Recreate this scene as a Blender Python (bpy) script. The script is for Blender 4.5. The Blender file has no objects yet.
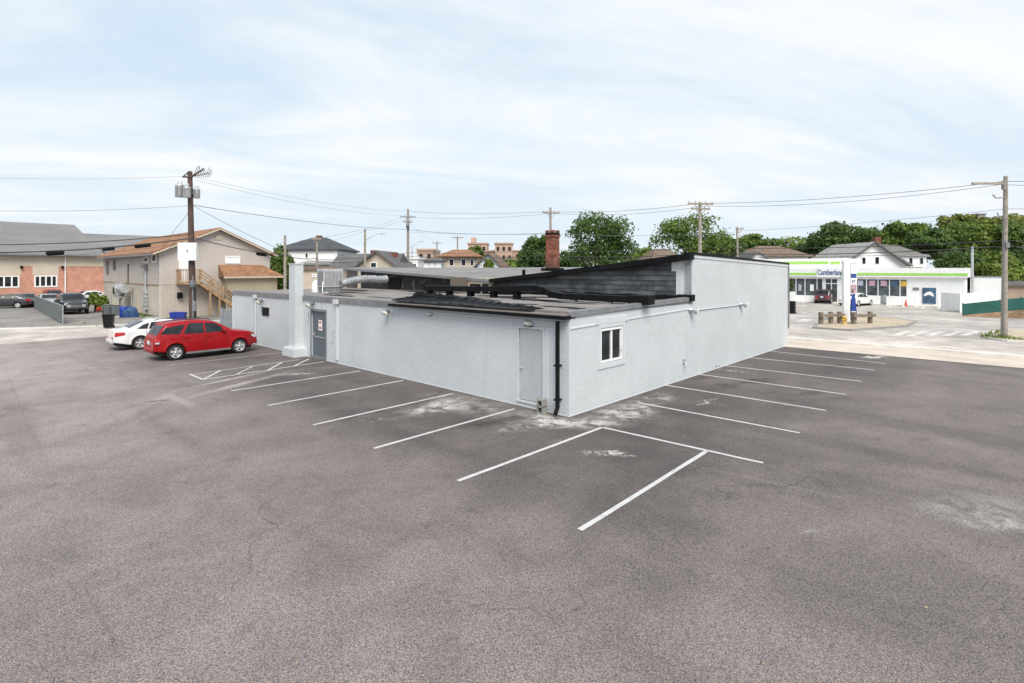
import bpy, bmesh, math, random
import numpy as np
from mathutils import Vector, Matrix, Euler

random.seed(7)
rng = np.random.default_rng(7)
scn = bpy.context.scene
COL = scn.collection
F, HZ, H = 540.0, 270.0, 4.0            # survey: focal length in px, horizon row, camera height


def G(u, v):
    y = H * F / (v - HZ)
    return Vector(((u - 512) / F * y, y, 0))


def P(u, v, y):
    return Vector(((u - 512) / F * y, y, H + (HZ - v) * y / F))


C0 = G(569, 417)                         # near corner of the painted building
Rv = Vector((0.683, 0.730, 0))
Lv = Vector((-0.730, 0.683, 0))
ROT = math.atan2(Rv.y, Rv.x)


def B(t, s, z=0.0):                      # building frame -> world
    return C0 + Rv * t + Lv * s + Vector((0, 0, z))


def toB(p):
    d = p - C0
    return d.dot(Rv), d.dot(Lv)


# ---------------------------------------------------------------- materials
class NT:
    def __init__(s, m):
        s.t = m.node_tree
        s.n = s.t.nodes
        s.l = s.t.links

    def node(s, typ, **kw):
        n = s.n.new(typ)
        for k, v in kw.items():
            if k.startswith('i_'):
                n.inputs[k[2:].replace('_', ' ')].default_value = v
            else:
                setattr(n, k, v)
        return n

    def link(s, a, b):
        s.l.new(a, b)

    def math(s, op, a, b=None, c=None, clamp=False):
        n = s.n.new('ShaderNodeMath')
        n.operation = op
        n.use_clamp = clamp
        for i, x in enumerate((a, b, c)):
            if x is None:
                continue
            if isinstance(x, (int, float)):
                n.inputs[i].default_value = x
            else:
                s.l.new(x, n.inputs[i])
        return n.outputs[0]

    def mix(s, fac, a, b, blend='MIX'):
        n = s.n.new('ShaderNodeMix')
        n.data_type = 'RGBA'
        n.blend_type = blend
        n.clamp_factor = True
        if isinstance(fac, (int, float)):
            n.inputs[0].default_value = fac
        else:
            s.l.new(fac, n.inputs[0])
        for i, x in ((6, a), (7, b)):
            if isinstance(x, (tuple, list)):
                n.inputs[i].default_value = (*x[:3], 1)
            else:
                s.l.new(x, n.inputs[i])
        return n.outputs[2]

    def ramp(s, fac, a, b, smooth=True):
        n = s.n.new('ShaderNodeMapRange')
        n.clamp = True
        if smooth:
            n.interpolation_type = 'SMOOTHSTEP'
        s.l.new(fac, n.inputs[0])
        n.inputs[1].default_value = a
        n.inputs[2].default_value = b
        return n.outputs[0]

    def noise(s, vec, scale, detail=3, rough=.55, dist=0.0):
        n = s.n.new('ShaderNodeTexNoise')
        n.inputs['Scale'].default_value = scale
        n.inputs['Detail'].default_value = detail
        n.inputs['Roughness'].default_value = rough
        n.inputs['Distortion'].default_value = dist
        s.l.new(vec, n.inputs['Vector'])
        return n.outputs[0]

    def vec(s, x, y, z=0.0):
        n = s.n.new('ShaderNodeCombineXYZ')
        for i, q in enumerate((x, y, z)):
            if isinstance(q, (int, float)):
                n.inputs[i].default_value = q
            else:
                s.l.new(q, n.inputs[i])
        return n.outputs[0]


def newmat(name):
    m = bpy.data.materials.new(name)
    m.use_nodes = True
    return m, NT(m), m.node_tree.nodes['Principled BSDF']


def mk(name, rgb, rough=.7, var=.12, scale=3.0, bump=0.0, metal=0.0, coat=0.0, pat=None,
       per=.2, per2=.4, plane='wall', streak=0.0, pstr=.5, dark=.7, dirt=0.0, dirtcol=(.18, .16, .14), spec=.5, fine=0.0, mort=None, msize=.012, dlo=.5, board=0.0):
    """painted / stained / patterned surface: base colour with noise variety, optional brick, lap, board or shingle relief"""
    m, t, b = newmat(name)
    tc = t.node('ShaderNodeTexCoord').outputs['Object']
    n1 = t.noise(tc, scale, 5, .6)
    lo = tuple(c * (1 - var) for c in rgb)
    hi = tuple(min(1, c * (1 + var)) for c in rgb)
    col = t.mix(t.ramp(n1, .3, .7), lo, hi)
    heights = []
    if pat:
        sx = t.node('ShaderNodeSeparateXYZ')
        t.link(tc, sx.inputs[0])
        x, y, z = sx.outputs
        if plane == 'wall':
            a, c = t.math('ADD', x, y), z
        elif plane == 'yx':
            a, c = y, x
        else:
            a, c = x, y
        if pat in ('brick', 'shingle'):
            br = t.node('ShaderNodeTexBrick')
            t.link(t.vec(a, c), br.inputs['Vector'])
            br.inputs['Scale'].default_value = 1
            br.inputs['Mortar Size'].default_value = msize
            br.inputs['Mortar Smooth'].default_value = .3
            br.inputs['Brick Width'].default_value = per2
            br.inputs['Row Height'].default_value = per
            br.inputs['Color1'].default_value = (1, 1, 1, 1)
            br.inputs['Color2'].default_value = (dark, dark, dark, 1)
            br.inputs['Mortar'].default_value = (*(mort or (dark * .9,) * 3), 1)
            col = t.mix(1.0, col, br.outputs['Color'], 'MULTIPLY')
            heights.append((t.math('SUBTRACT', 1.0, br.outputs['Fac']), pstr))
        else:
            q = t.math('FRACT', t.math('DIVIDE', c if pat == 'lap' else a, per))
            if pat == 'lap':
                heights.append((q, -pstr))
                edge = t.math('GREATER_THAN', q, .9 - board * .15)
                if board:
                    fl_ = t.math('FLOOR', t.math('DIVIDE', c, per))
                    bn_ = t.noise(t.vec(t.math('MULTIPLY', a, .35), t.math('MULTIPLY', fl_, 7.3)), 1.0, 4, .65)
                    col = t.mix(t.math('MULTIPLY', t.ramp(bn_, .42, .68), board), col, dirtcol)
            else:
                edge = t.math('LESS_THAN', q, .1)
                heights.append((edge, -pstr))
            col = t.mix(t.math('MULTIPLY', edge, 1 - dark), col, (0.02, 0.02, 0.02))
    if dirt:
        n2 = t.noise(tc, scale * .35, 6, .65, .6)
        col = t.mix(t.math('MULTIPLY', t.ramp(n2, dlo, dlo + .25), dirt), col, dirtcol)
    if streak:
        sp_ = t.node('ShaderNodeSeparateXYZ')
        t.link(tc, sp_.inputs[0])
        sa_ = t.math('ADD', sp_.outputs[0], sp_.outputs[1])
        sn = t.noise(t.vec(t.math('MULTIPLY', sa_, 2.6), t.math('MULTIPLY', sp_.outputs[2], .16)), 1.0, 5, .65)
        gate = t.ramp(t.noise(tc, .45, 2), .42, .62)
        col = t.mix(t.math('MULTIPLY', t.math('MULTIPLY', t.ramp(sn, .52, .70), gate), streak), col, dirtcol)
        sn2 = t.noise(tc, 5.5, 6, .7)
        col = t.mix(t.math('MULTIPLY', t.ramp(sn2, .60, .72), streak * .5), col, tuple(c * .8 for c in rgb))
    if fine:
        n4 = t.noise(tc, 60, 2, .6)
        col = t.mix(t.math('MULTIPLY', t.ramp(n4, .35, .65), fine), col, tuple(c * .4 for c in rgb))
    t.link(col, b.inputs['Base Color'])
    if bump:
        heights.append((t.noise(tc, scale * 12, 4, .6), bump))
    last = None
    for hgt, st in heights:
        bp = t.node('ShaderNodeBump')
        bp.inputs['Strength'].default_value = abs(st)
        bp.inputs['Distance'].default_value = .02
        bp.invert = st < 0
        t.link(hgt, bp.inputs['Height'])
        if last:
            t.link(last, bp.inputs['Normal'])
        last = bp.outputs[0]
    if last:
        t.link(last, b.inputs['Normal'])
    n3 = t.noise(tc, scale * 2, 3)
    rr = t.node('ShaderNodeMapRange')
    t.link(n3, rr.inputs[0])
    rr.inputs[3].default_value = max(0, rough - .12)
    rr.inputs[4].default_value = min(1, rough + .12)
    t.link(rr.outputs[0], b.inputs['Roughness'])
    b.inputs['Metallic'].default_value = metal
    b.inputs['Coat Weight'].default_value = coat
    b.inputs['Coat Roughness'].default_value = .05
    b.inputs['Specular IOR Level'].default_value = spec
    return m


def glass_mat(name, rgb=(.015, .018, .02), rough=.06):
    m, t, b = newmat(name)
    tc = t.node('ShaderNodeTexCoord').outputs['Object']
    col = t.mix(t.ramp(t.noise(tc, 1.3, 3), .35, .65), rgb, tuple(c * 2.2 for c in rgb))
    t.link(col, b.inputs['Base Color'])
    b.inputs['Roughness'].default_value = rough
    b.inputs['Specular IOR Level'].default_value = .2
    return m


def leaf_mat(name, rgb, var=.45):
    m, t, b = newmat(name)
    geo = t.node('ShaderNodeNewGeometry')
    tc = t.node('ShaderNodeTexCoord').outputs['Object']
    n1 = t.noise(tc, .55, 3, .6)
    lo = tuple(c * (1 - var) for c in rgb)
    hi = (rgb[0] * (1 + var * 1.3), rgb[1] * (1 + var), rgb[2] * (1 + var * .5))
    col = t.mix(t.ramp(n1, .32, .68), lo, hi)
    rnd = geo.outputs['Random Per Island']
    col = t.mix(t.math('MULTIPLY', rnd, .45), col, (rgb[0] * 1.7, rgb[1] * 1.5, rgb[2] * .9))
    t.link(col, b.inputs['Base Color'])
    b.inputs['Roughness'].default_value = .55
    b.inputs['Specular IOR Level'].default_value = .3
    tr = t.node('ShaderNodeBsdfTranslucent')
    t.link(col, tr.inputs[0])
    mx = t.node('ShaderNodeMixShader')
    mx.inputs[0].default_value = .3
    t.link(b.outputs[0], mx.inputs[1])
    t.link(tr.outputs[0], mx.inputs[2])
    t.link(mx.outputs[0], t.n['Material Output'].inputs[0])
    return m


def asphalt_mat(name, base, lotmarks=False, warm=(1, .95, .94)):
    m, t, b = newmat(name)
    tc = t.node('ShaderNodeTexCoord').outputs['Object']
    sx = t.node('ShaderNodeSeparateXYZ')
    t.link(tc, sx.inputs[0])
    X, Y, Z = sx.outputs

    def rot(ax, off):
        return t.math('SUBTRACT', t.math('ADD', t.math('MULTIPLY', X, ax.x), t.math('MULTIPLY', Y, ax.y)), off)
    tt = rot(Rv, C0.dot(Rv))
    ss = rot(Lv, C0.dot(Lv))
    bc = tuple(base * w for w in warm)
    speck = t.noise(tc, 60, 2, .7)
    speck2 = t.noise(tc, 17, 3, .7)
    vo = t.node('ShaderNodeTexVoronoi')
    vo.inputs['Scale'].default_value = 100
    t.link(tc, vo.inputs['Vector'])
    grit = t.node('ShaderNodeSeparateColor')
    t.link(vo.outputs['Color'], grit.inputs[0])
    grit = grit.outputs[0]
    big = t.noise(tc, .16, 5, .62, .4)
    mid = t.noise(tc, .9, 5, .65)
    # aggregate: light and dark stones, multiplied over everything at the end
    g1 = t.mix(t.ramp(grit, .50, 1.0), (1, 1, 1), (1.62, 1.58, 1.55))
    g1 = t.mix(t.ramp(grit, .5, .05), g1, (.46, .46, .47))
    stones = t.mix(1.0, g1, t.mix(t.ramp(speck, .34, .66), (.86, .86, .86), (1.14, 1.135, 1.13)), 'MULTIPLY')
    n_patch = t.noise(tc, .55, 6, .62, .5)
    stones = t.mix(1.0, stones, t.mix(t.ramp(n_patch, .3, .7), (.84, .84, .84), (1.17, 1.16, 1.15)), 'MULTIPLY')
    col = t.mix(0.0, bc, bc)
    col = t.mix(t.math('MULTIPLY', t.ramp(speck2, .35, .65), .35), col, tuple(c * .7 for c in bc))
    col = t.mix(t.math('MULTIPLY', t.ramp(big, .4, .68), .5), col, tuple(c * 1.75 for c in bc))
    col = t.mix(t.math('MULTIPLY', t.ramp(mid, .5, .78), .28), col, tuple(c * 1.9 for c in bc))
    if lotmarks:
        # fresher, darker sealed bays along both walls, with a wandering edge
        wob = t.math('MULTIPLY', t.math('SUBTRACT', t.noise(tc, .35, 4, .6), .5), 5.0)
        dl = t.math('MAXIMUM', t.math('SUBTRACT', 0.0, tt), t.math('SUBTRACT', 0.0, ss))
        dl = t.math('ADD', dl, wob)
        worn = t.ramp(dl, 3.2, 7.0)
        col = t.mix(t.math('MULTIPLY', worn, .56), col, tuple(c * 2.0 for c in bc))
        # the traffic-worn side towards the street at left
        west = t.ramp(t.math('ADD', tt, wob), -3.0, -11.0)
        col = t.mix(t.math('MULTIPLY', west, .50), col, tuple(c * 2.4 for c in bc))
        far = t.ramp(t.math('ADD', ss, t.math('MULTIPLY', wob, .7)), -2.0, 23.0)
        far = t.math('MULTIPLY', far, t.ramp(t.math('ADD', tt, t.math('MULTIPLY', wob, .4)), -2.5, -10.0))
        col = t.mix(t.math('MULTIPLY', far, .85), col, (.31, .275, .262))
        # long wheel tracks
        tr = t.noise(t.vec(t.math('MULTIPLY', tt, .06), t.math('MULTIPLY', ss, .55)), 1.0, 3, .5)
        col = t.mix(t.math('MULTIPLY', t.ramp(tr, .52, .72), .22), col, tuple(c * 1.8 for c in bc))
        tr2 = t.noise(t.vec(t.math('MULTIPLY', tt, .6), t.math('MULTIPLY', ss, .05)), 1.0, 3, .5)
        col = t.mix(t.math('MULTIPLY', t.ramp(tr2, .54, .7), .3), col, tuple(c * .55 for c in bc))

        def blot(px, py, rx, ry, ang, strength, colr, nscale=2.2, lo=.35, hi=.62):
            nonlocal col
            mp = t.node('ShaderNodeMapping')
            mp.vector_type = 'TEXTURE'
            mp.inputs['Location'].default_value = (px, py, 0)
            mp.inputs['Rotation'].default_value = (0, 0, ang)
            mp.inputs['Scale'].default_value = (rx, ry, 1)
            t.link(tc, mp.inputs['Vector'])
            ln = t.node('ShaderNodeVectorMath', operation='LENGTH')
            t.link(mp.outputs[0], ln.inputs[0])
            fall = t.ramp(ln.outputs['Value'], 1.0, .15)
            n = t.ramp(t.noise(tc, nscale, 6, .68, .8), lo, hi)
            col = t.mix(t.math('MULTIPLY', t.math('MULTIPLY', fall, n), strength), col, colr)
        W = (.62, .61, .58)
        for u, v, rx, ry, ang, st, ns, lo, hi in [
            (440, 406, 1.7, .85, ROT, .8, 2.2, .37, .66), (470, 405, 2.8, 1.1, ROT + 1.57, .45, 1.4, .38, .7),
            (528, 425, 1.4, .6, .4, .55, 2.6, .42, .7), (575, 423, 1.9, .7, 0, .78, 2.6, .36, .64), (545, 418, 1.3, .45, ROT + 1.57, .5, 3.2, .36, .6),
            (625, 412, 1.8, .95, ROT, .78, 2.4, .38, .64), (655, 398, 1.5, .7, ROT, .55, 2.4, .42, .7),
            (611, 453, .42, .26, .2, 1.0, 7.0, .44, .56), (628, 456, .25, .1, .1, .7, 9.0, .4, .6),
            (590, 452, .5, .25, .3, .5, 6.0, .46, .66), (560, 440, .5, .2, .6, .5, 6.0, .5, .7), (706, 402, .9, .25, ROT, .75, 7.0, .5, .62),
            (733, 371, 1.2, .25, ROT + 1.57, .7, 6.0, .5, .64), (873, 357, .9, .6, .3, .9, 3.0, .47, .56),
            (994, 520, .8, .5, .2, .5, 2.0, .34, .7), (980, 508, 1.5, .9, .2, .28, 1.4, .3, .7), (818, 530, .5, .1, .3, .3, 5.0, .4, .7),
            (375, 420, .8, .3, .3, .4, 5.0, .5, .7), (298, 374, 1.0, .3, .3, .8, 5.0, .45, .6), (560, 395, 1.0, .3, .3, .5, 5.0, .45, .6),
        ]:
            g = G(u, v)
            blot(g.x, g.y, rx, ry, ang, st, W, ns, lo, hi)
        # dusty tyre track that leaves the loading door and fades out in the lot
        for (ua, va, ub, vb, wd, st) in [(165, 393, 292, 366, .22, .5), (178, 400, 300, 369, .3, .5), (150, 405, 176, 391, .3, .25),
                                         (165, 393, 198, 410, .25, .3), (100, 425, 165, 397, .35, .2), (120, 432, 170, 402, .2, .15)]:
            a, c = G(ua, va), G(ub, vb)
            mpt = (a + c) / 2
            blot(mpt.x, mpt.y, (c - a).length * .62, wd, math.atan2(c.y - a.y, c.x - a.x), st, (.42, .38, .34), 3.0, .2, .55)
        D = tuple(c * .3 for c in bc)
        for u, v, rx, ry, st in [(480, 425, .9, .3, .6), (755, 381, 1.2, .6, .8), (725, 386, .8, .6, .7), (812, 393, .9, .4, .6),
                                 (157, 401, .45, .2, .8), (82, 425, .2, .1, .8), (131, 390, .3, .1, .5), (700, 378, 1.0, .5, .6),
                                 (575, 610, .12, .05, .7), (835, 366, 1.5, .3, .5), (395, 415, .4, .2, .5), (515, 418, .8, .3, .5)]:
            g = G(u, v)
            blot(g.x, g.y, rx, ry, .5, st, D, 3.0, .35, .55)
        # old seams and hairline cracks
        for (ua, va, ub, vb, w_, st) in [(735, 472, 1010, 535, .03, .30), (640, 452, 760, 478, .02, .25), (0, 355, 45, 470, .03, .3),
                                         (85, 585, 130, 672, .04, .35), (150, 564, 200, 575, .010, .7), (340, 484, 400, 530, .03, .3), (300, 470, 345, 488, .02, .3)]:
            a, c = G(ua, va), G(ub, vb)
            mpt = (a + c) / 2
            blot(mpt.x, mpt.y, (c - a).length * .55, w_ * 1.2, math.atan2(c.y - a.y, c.x - a.x), st * .55, D, 4.0, .15, .4)
        g1, g2 = G(640, 452), G(1010, 532)
        mpt = (g1 + g2) / 2
        blot(mpt.x, mpt.y - .12, (g2 - g1).length * .55, .12, math.atan2(g2.y - g1.y, g2.x - g1.x), .3, tuple(c * 2.3 for c in bc), 3.0, .2, .5)
    cv = t.node('ShaderNodeTexVoronoi', feature='DISTANCE_TO_EDGE')
    cv.inputs['Scale'].default_value = .23
    wv = t.node('ShaderNodeVectorMath', operation='MULTIPLY_ADD')
    nz = t.node('ShaderNodeTexNoise')
    nz.inputs['Scale'].default_value = .8
    nz.inputs['Detail'].default_value = 5
    t.link(tc, nz.inputs['Vector'])
    t.link(nz.outputs['Color'], wv.inputs[0])
    wv.inputs[1].default_value = (2.2, 2.2, 0)
    t.link(tc, wv.inputs[2])
    t.link(wv.outputs[0], cv.inputs['Vector'])
    crack = t.ramp(cv.outputs['Distance'], .0045, .0015)
    crack = t.math('MULTIPLY', crack, t.ramp(t.noise(tc, .3, 3, .6), .44, .58))
    col = t.mix(t.math('MULTIPLY', crack, .38), col, tuple(c * .3 for c in bc))
    oil = t.ramp(t.noise(tc, .75, 4, .5, .3), .64, .74)
    col = t.mix(t.math('MULTIPLY', oil, .35), col, tuple(c * .5 for c in bc))
    col = t.mix(1.0, col, stones, 'MULTIPLY')
    t.link(col, b.inputs['Base Color'])
    b.inputs['Roughness'].default_value = .85
    b.inputs['Specular IOR Level'].default_value = .25
    bp = t.node('ShaderNodeBump')
    bp.inputs['Strength'].default_value = .5
    bp.inputs['Distance'].default_value = .012
    t.link(speck, bp.inputs['Height'])
    t.link(bp.outputs[0], b.inputs['Normal'])
    return m


M = {}
M['asphalt'] = asphalt_mat('sealed_asphalt', .099, True, (1, .872, .848))
M['street'] = asphalt_mat('worn_street_asphalt', .41, False, (1, .92, .84))
M['storelot'] = asphalt_mat('store_lot_asphalt', .35, False, (1, .93, .87))
M['gravel'] = asphalt_mat('gravelly_yard', .20, False, (1, .955, .90))
M['concrete'] = mk('pale_concrete', (.58, .50, .42), .85, .12, .8, .3, fine=.25, dirt=.35, dirtcol=(.3, .26, .22))
M['kerb'] = mk('kerb_concrete', (.66, .63, .58), .85, .12, 1.5, .2, dirt=.3)
M['sand'] = mk('dry_dirt', (.50, .41, .30), .95, .25, 1.2, .6, fine=.4)
M['soil'] = mk('town_ground', (.20, .19, .15), .95, .3, .05, .2)
M['grass'] = mk('verge_grass', (.12, .17, .05), .9, .4, 2, .6)
M['line'] = mk('road_paint', (.56, .55, .54), .7, .1, 5, .2, dirt=.35, dirtcol=(.25, .24, .23), fine=.25)
M['linefade'] = mk('faded_road_paint', (.45, .44, .42), .75, .2, 5, .2, dirt=.75, dirtcol=(.17, .16, .155), fine=.3)
M['roadpaint'] = mk('crossing_paint', (.62, .60, .56), .7, .12, 3, .1, dirt=.8, dirtcol=(.36, .33, .30), dlo=.42)
M['wall'] = mk('painted_brick', (.555, .585, .60), .6, .045, .5, .45, streak=.32, pat='brick', per=.086, per2=.235, pstr=.26, dark=.975, mort=(.94,) * 3, dirt=.10, dirtcol=(.42, .44, .45), msize=.009)
M['wallpanel'] = mk('painted_board', (.565, .59, .605), .55, .04, 1.5, .05, streak=.2, dirtcol=(.42, .44, .45))
M['trim'] = mk('painted_trim', (.60, .62, .635), .5, .04, 2, .05)
M['greydoor'] = mk('grey_door_paint', (.44, .45, .47), .5, .04, 2, .05)
M['bluedoor'] = mk('slate_door_paint', (.10, .125, .15), .45, .08, 3, .05)
M['black'] = mk('black_roofing', (.010, .010, .011), .55, .35, 2, .4, dirt=.15, dirtcol=(.05, .05, .05), spec=.07)
M['membrane'] = mk('rubber_membrane', (.006, .006, .007), .4, .3, 3, .3, spec=.07)
M['blackwall'] = mk('weathered_black_boards', (.040, .043, .047), .7, .4, 6, .4, pat='lap', per=.2, pstr=.9, dark=.2, dirt=.35, dirtcol=(.19, .195, .20), dlo=.5, board=.8)
M['blackstucco'] = mk('black_stucco', (.022, .023, .025), .7, .4, 7, .8, dirt=.9, dirtcol=(.34, .34, .34), dlo=.52)
M['blackmetal'] = mk('black_metal', (.010, .010, .011), .5, .25, 4, .1, spec=.08)
M['gravelroof'] = mk('weathered_roof', (.24, .215, .20), .9, .2, .7, .3, fine=.3, dirt=.35, dirtcol=(.14, .13, .12))
M['greyroof'] = mk('grey_membrane_roof', (.205, .195, .19), .85, .15, .6, .15, dirt=.35, dirtcol=(.17, .16, .155))
M['flash'] = mk('roof_flashing', (.19, .195, .205), .5, .15, 2, .15, dirt=.3)
M['steel'] = mk('galvanised_steel', (.48, .49, .5), .4, .18, 3, .1, metal=.35, dirt=.2)
M['foil'] = mk('foil_duct', (.36, .365, .375), .4, .3, 7, 1.0, metal=.4)
M['glass'] = glass_mat('dark_glass')
M['glasslit'] = glass_mat('shop_glass', (.05, .06, .065), .05)
M['white'] = mk('white_paint', (.82, .82, .81), .5, .04, 2, .05, dirt=.08)
M['whitewall'] = mk('white_siding', (.82, .82, .82), .6, .04, 1, .05, pat='lap', per=.16, pstr=.35, dark=.86)
M['bluewall'] = mk('pale_blue_siding', (.52, .60, .68), .6, .04, 1, .05, pat='lap', per=.18, pstr=.35, dark=.86)
M['tanwall'] = mk('tan_siding', (.50, .43, .34), .65, .05, 1, .05, pat='lap', per=.18, pstr=.35, dark=.84)
M['beigelap'] = mk('beige_lap_siding', (.47, .42, .385), .7, .06, .6, .05, pat='lap', per=.2, pstr=.45, dark=.78, dirt=.12)
M['beigevert'] = mk('beige_board_siding', (.47, .415, .355), .7, .08, .6, .05, pat='vert', per=.2, pstr=.5, dark=.7, dirt=.2, dirtcol=(.26, .21, .16))
M['beigestucco'] = mk('stained_stucco', (.52, .47, .39), .8, .1, .7, .3, dirt=.5, dirtcol=(.27, .22, .17))
M['orangeroof'] = mk('orange_brown_shingle', (.36, .175, .085), .85, .22, 1.5, .3, pat='shingle', per=.16, per2=.35, pstr=.5, dark=.6, plane='yx', fine=.2)
M['orangeroof_long'] = mk('orange_brown_shingle_long', (.36, .185, .095), .85, .22, 1.5, .3, pat='shingle', per=.16, per2=.35, pstr=.5, dark=.6, plane='xy', fine=.2)
M['brownroof'] = mk('brown_shingle', (.20, .14, .10), .85, .2, 1.5, .3, pat='shingle', per=.16, per2=.35, pstr=.5, dark=.7, plane='xy')
M['greyshingle'] = mk('grey_shingle', (.135, .13, .13), .85, .2, 1.0, .3, pat='shingle', per=.16, per2=.35, pstr=.5, dark=.72, plane='xy')
M['darkshingle'] = mk('slate_shingle', (.07, .075, .085), .8, .2, 1.0, .3, pat='shingle', per=.2, per2=.35, pstr=.5, dark=.7, plane='xy')
M['lightshingle'] = mk('light_grey_shingle', (.34, .33, .32), .85, .14, 1.0, .3, pat='shingle', per=.2, per2=.35, pstr=.5, dark=.75, plane='xy')
M['hallroof'] = mk('grey_hall_roof', (.20, .19, .19), .85, .1, .25, .1, pat='shingle', per=.25, per2=1.0, pstr=.2, dark=.9, plane='yx', dirt=.2, dirtcol=(.15, .145, .14))
M['redbrick'] = mk('orange_red_brick', (.62, .31, .22), .8, .15, 1.2, .2, pat='brick', per=.075, per2=.22, pstr=.4, dark=.75, mort=(.85, .82, .8), dirt=.25, dirtcol=(.5, .3, .24))
M['creamband'] = mk('cream_band', (.56, .49, .38), .7, .06, .6, .05, dirt=.15)
M['chimbrick'] = mk('old_chimney_brick', (.30, .11, .07), .85, .4, 3, .4, pat='brick', per=.08, per2=.22, pstr=.7, dark=.45, mort=(.8, .75, .7), dirt=.8, dirtcol=(.05, .04, .04), dlo=.46)
M['towerbrick'] = mk('pinkish_tower_brick', (.47, .32, .25), .8, .1, .2, .1, pat='lap', per=2.9, pstr=.1, dark=.75)
M['stone'] = mk('grey_stone', (.26, .24, .22), .85, .2, .5, .4)
M['pole_dark'] = mk('creosoted_pole', (.085, .05, .038), .8, .3, 5, .5, dirt=.3)
M['pole_grey'] = mk('weathered_pole', (.30, .265, .225), .85, .25, 5, .5, dirt=.4, dirtcol=(.14, .11, .09))
M['wood'] = mk('pressure_treated_wood', (.34, .22, .125), .8, .25, 4, .3)
M['woodgrey'] = mk('greyed_rail_wood', (.20, .16, .125), .85, .3, 4, .4)
M['picket'] = mk('grey_picket', (.26, .28, .30), .7, .15, 3, .2)
M['greyfence'] = mk('grey_slat_fence', (.13, .155, .155), .6, .12, 2, .1, pat='vert', per=.12, pstr=.6, dark=.6)
M['greenfence'] = mk('dark_green_fence', (.018, .11, .09), .55, .15, 1.5, .1, pat='vert', per=.1, pstr=.6, dark=.65)
M['retaining'] = mk('brown_retaining_wall', (.38, .25, .15), .9, .25, 1.5, .5, pat='brick', per=.2, per2=.5, pstr=.6, dark=.7)
M['pvc'] = mk('white_vinyl', (.84, .84, .83), .45, .03, 2, .02)
M['lime'] = mk('lime_stripe', (.34, .62, .12), .45, .04, 2)
M['navy'] = mk('navy_lettering', (.03, .06, .26), .5, .05, 3)
M['blueplastic'] = mk('blue_plastic', (.012, .035, .30), .45, .12, 4)
M['bluetarp'] = mk('blue_tarp', (.01, .05, .15), .5, .2, 5, .6)
M['blueban'] = mk('blue_banner', (.02, .055, .28), .55, .1, 2)
M['binblack'] = mk('black_bin_plastic', (.010, .010, .011), .5, .15, 4, spec=.2)
M['orangeplastic'] = mk('red_orange_plastic', (.55, .07, .025), .5, .1, 4)
M['yellow'] = mk('yellow_paint', (.58, .38, .08), .6, .12, 4)
M['red'] = mk('red_print', (.5, .03, .04), .5, .08, 5)
M['pink'] = mk('magenta_poster', (.46, .30, .36), .5, .4, 6)
M['poster'] = mk('mixed_poster', (.40, .42, .50), .5, .5, 5)
M['icepaint'] = mk('ice_blue_panel', (.05, .10, .17), .5, .4, 1.6)
M['lamp'] = mk('lamp_lens', (.75, .73, .66), .35, .05, 5)
M['cinder'] = mk('cinder_block', (.27, .265, .25), .9, .15, 6, .6)
M['dark'] = mk('dark_void', (.008, .008, .008), .9, .2, 2)
M['tyre'] = mk('tyre_rubber', (.016, .016, .016), .8, .2, 6, .1)
M['rim'] = mk('alloy_rim', (.62, .62, .63), .3, .08, 5, metal=.5)
M['carred'] = mk('red_car_paint', (.30, .002, .006), .45, .05, 1, coat=.4, spec=.2)
M['carwhite'] = mk('white_car_paint', (.74, .74, .73), .3, .02, 1, coat=1.0)
M['cardark'] = mk('dark_car_paint', (.018, .02, .025), .3, .1, 1, coat=1.0)
M['carmaroon'] = mk('maroon_car_paint', (.045, .012, .018), .3, .1, 1, coat=1.0)
M['carsilver'] = mk('silver_car_paint', (.42, .44, .46), .3, .05, 1, metal=.4, coat=1.0)
M['blackplastic'] = mk('black_trim_plastic', (.025, .025, .026), .6, .1, 3)
M['chrome'] = mk('chrome', (.65, .65, .66), .15, .04, 3, metal=.9)
M['taillight'] = mk('tail_lens', (.42, .012, .015), .2, .1, 6, coat=.6)
M['headlight'] = mk('head_lens', (.62, .63, .64), .15, .1, 6, coat=.6)
M['plate'] = mk('licence_plate', (.7, .71, .72), .4, .05, 6)
M['cable'] = mk('cable_sheath', (.05, .05, .052), .6, .15, 2)
M['wire'] = mk('aluminium_wire', (.20, .21, .22), .5, .15, 2)
M['bark'] = mk('tree_bark', (.09, .07, .055), .9, .3, 3, .6)
M['leaf_dark'] = leaf_mat('leaf_dark', (.062, .115, .034))
M['leaf_mid'] = leaf_mat('leaf_mid', (.096, .16, .040))
M['leaf_light'] = leaf_mat('leaf_light', (.145, .215, .05))
M['leaf_yellow'] = leaf_mat('leaf_yellow', (.16, .19, .05))


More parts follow.
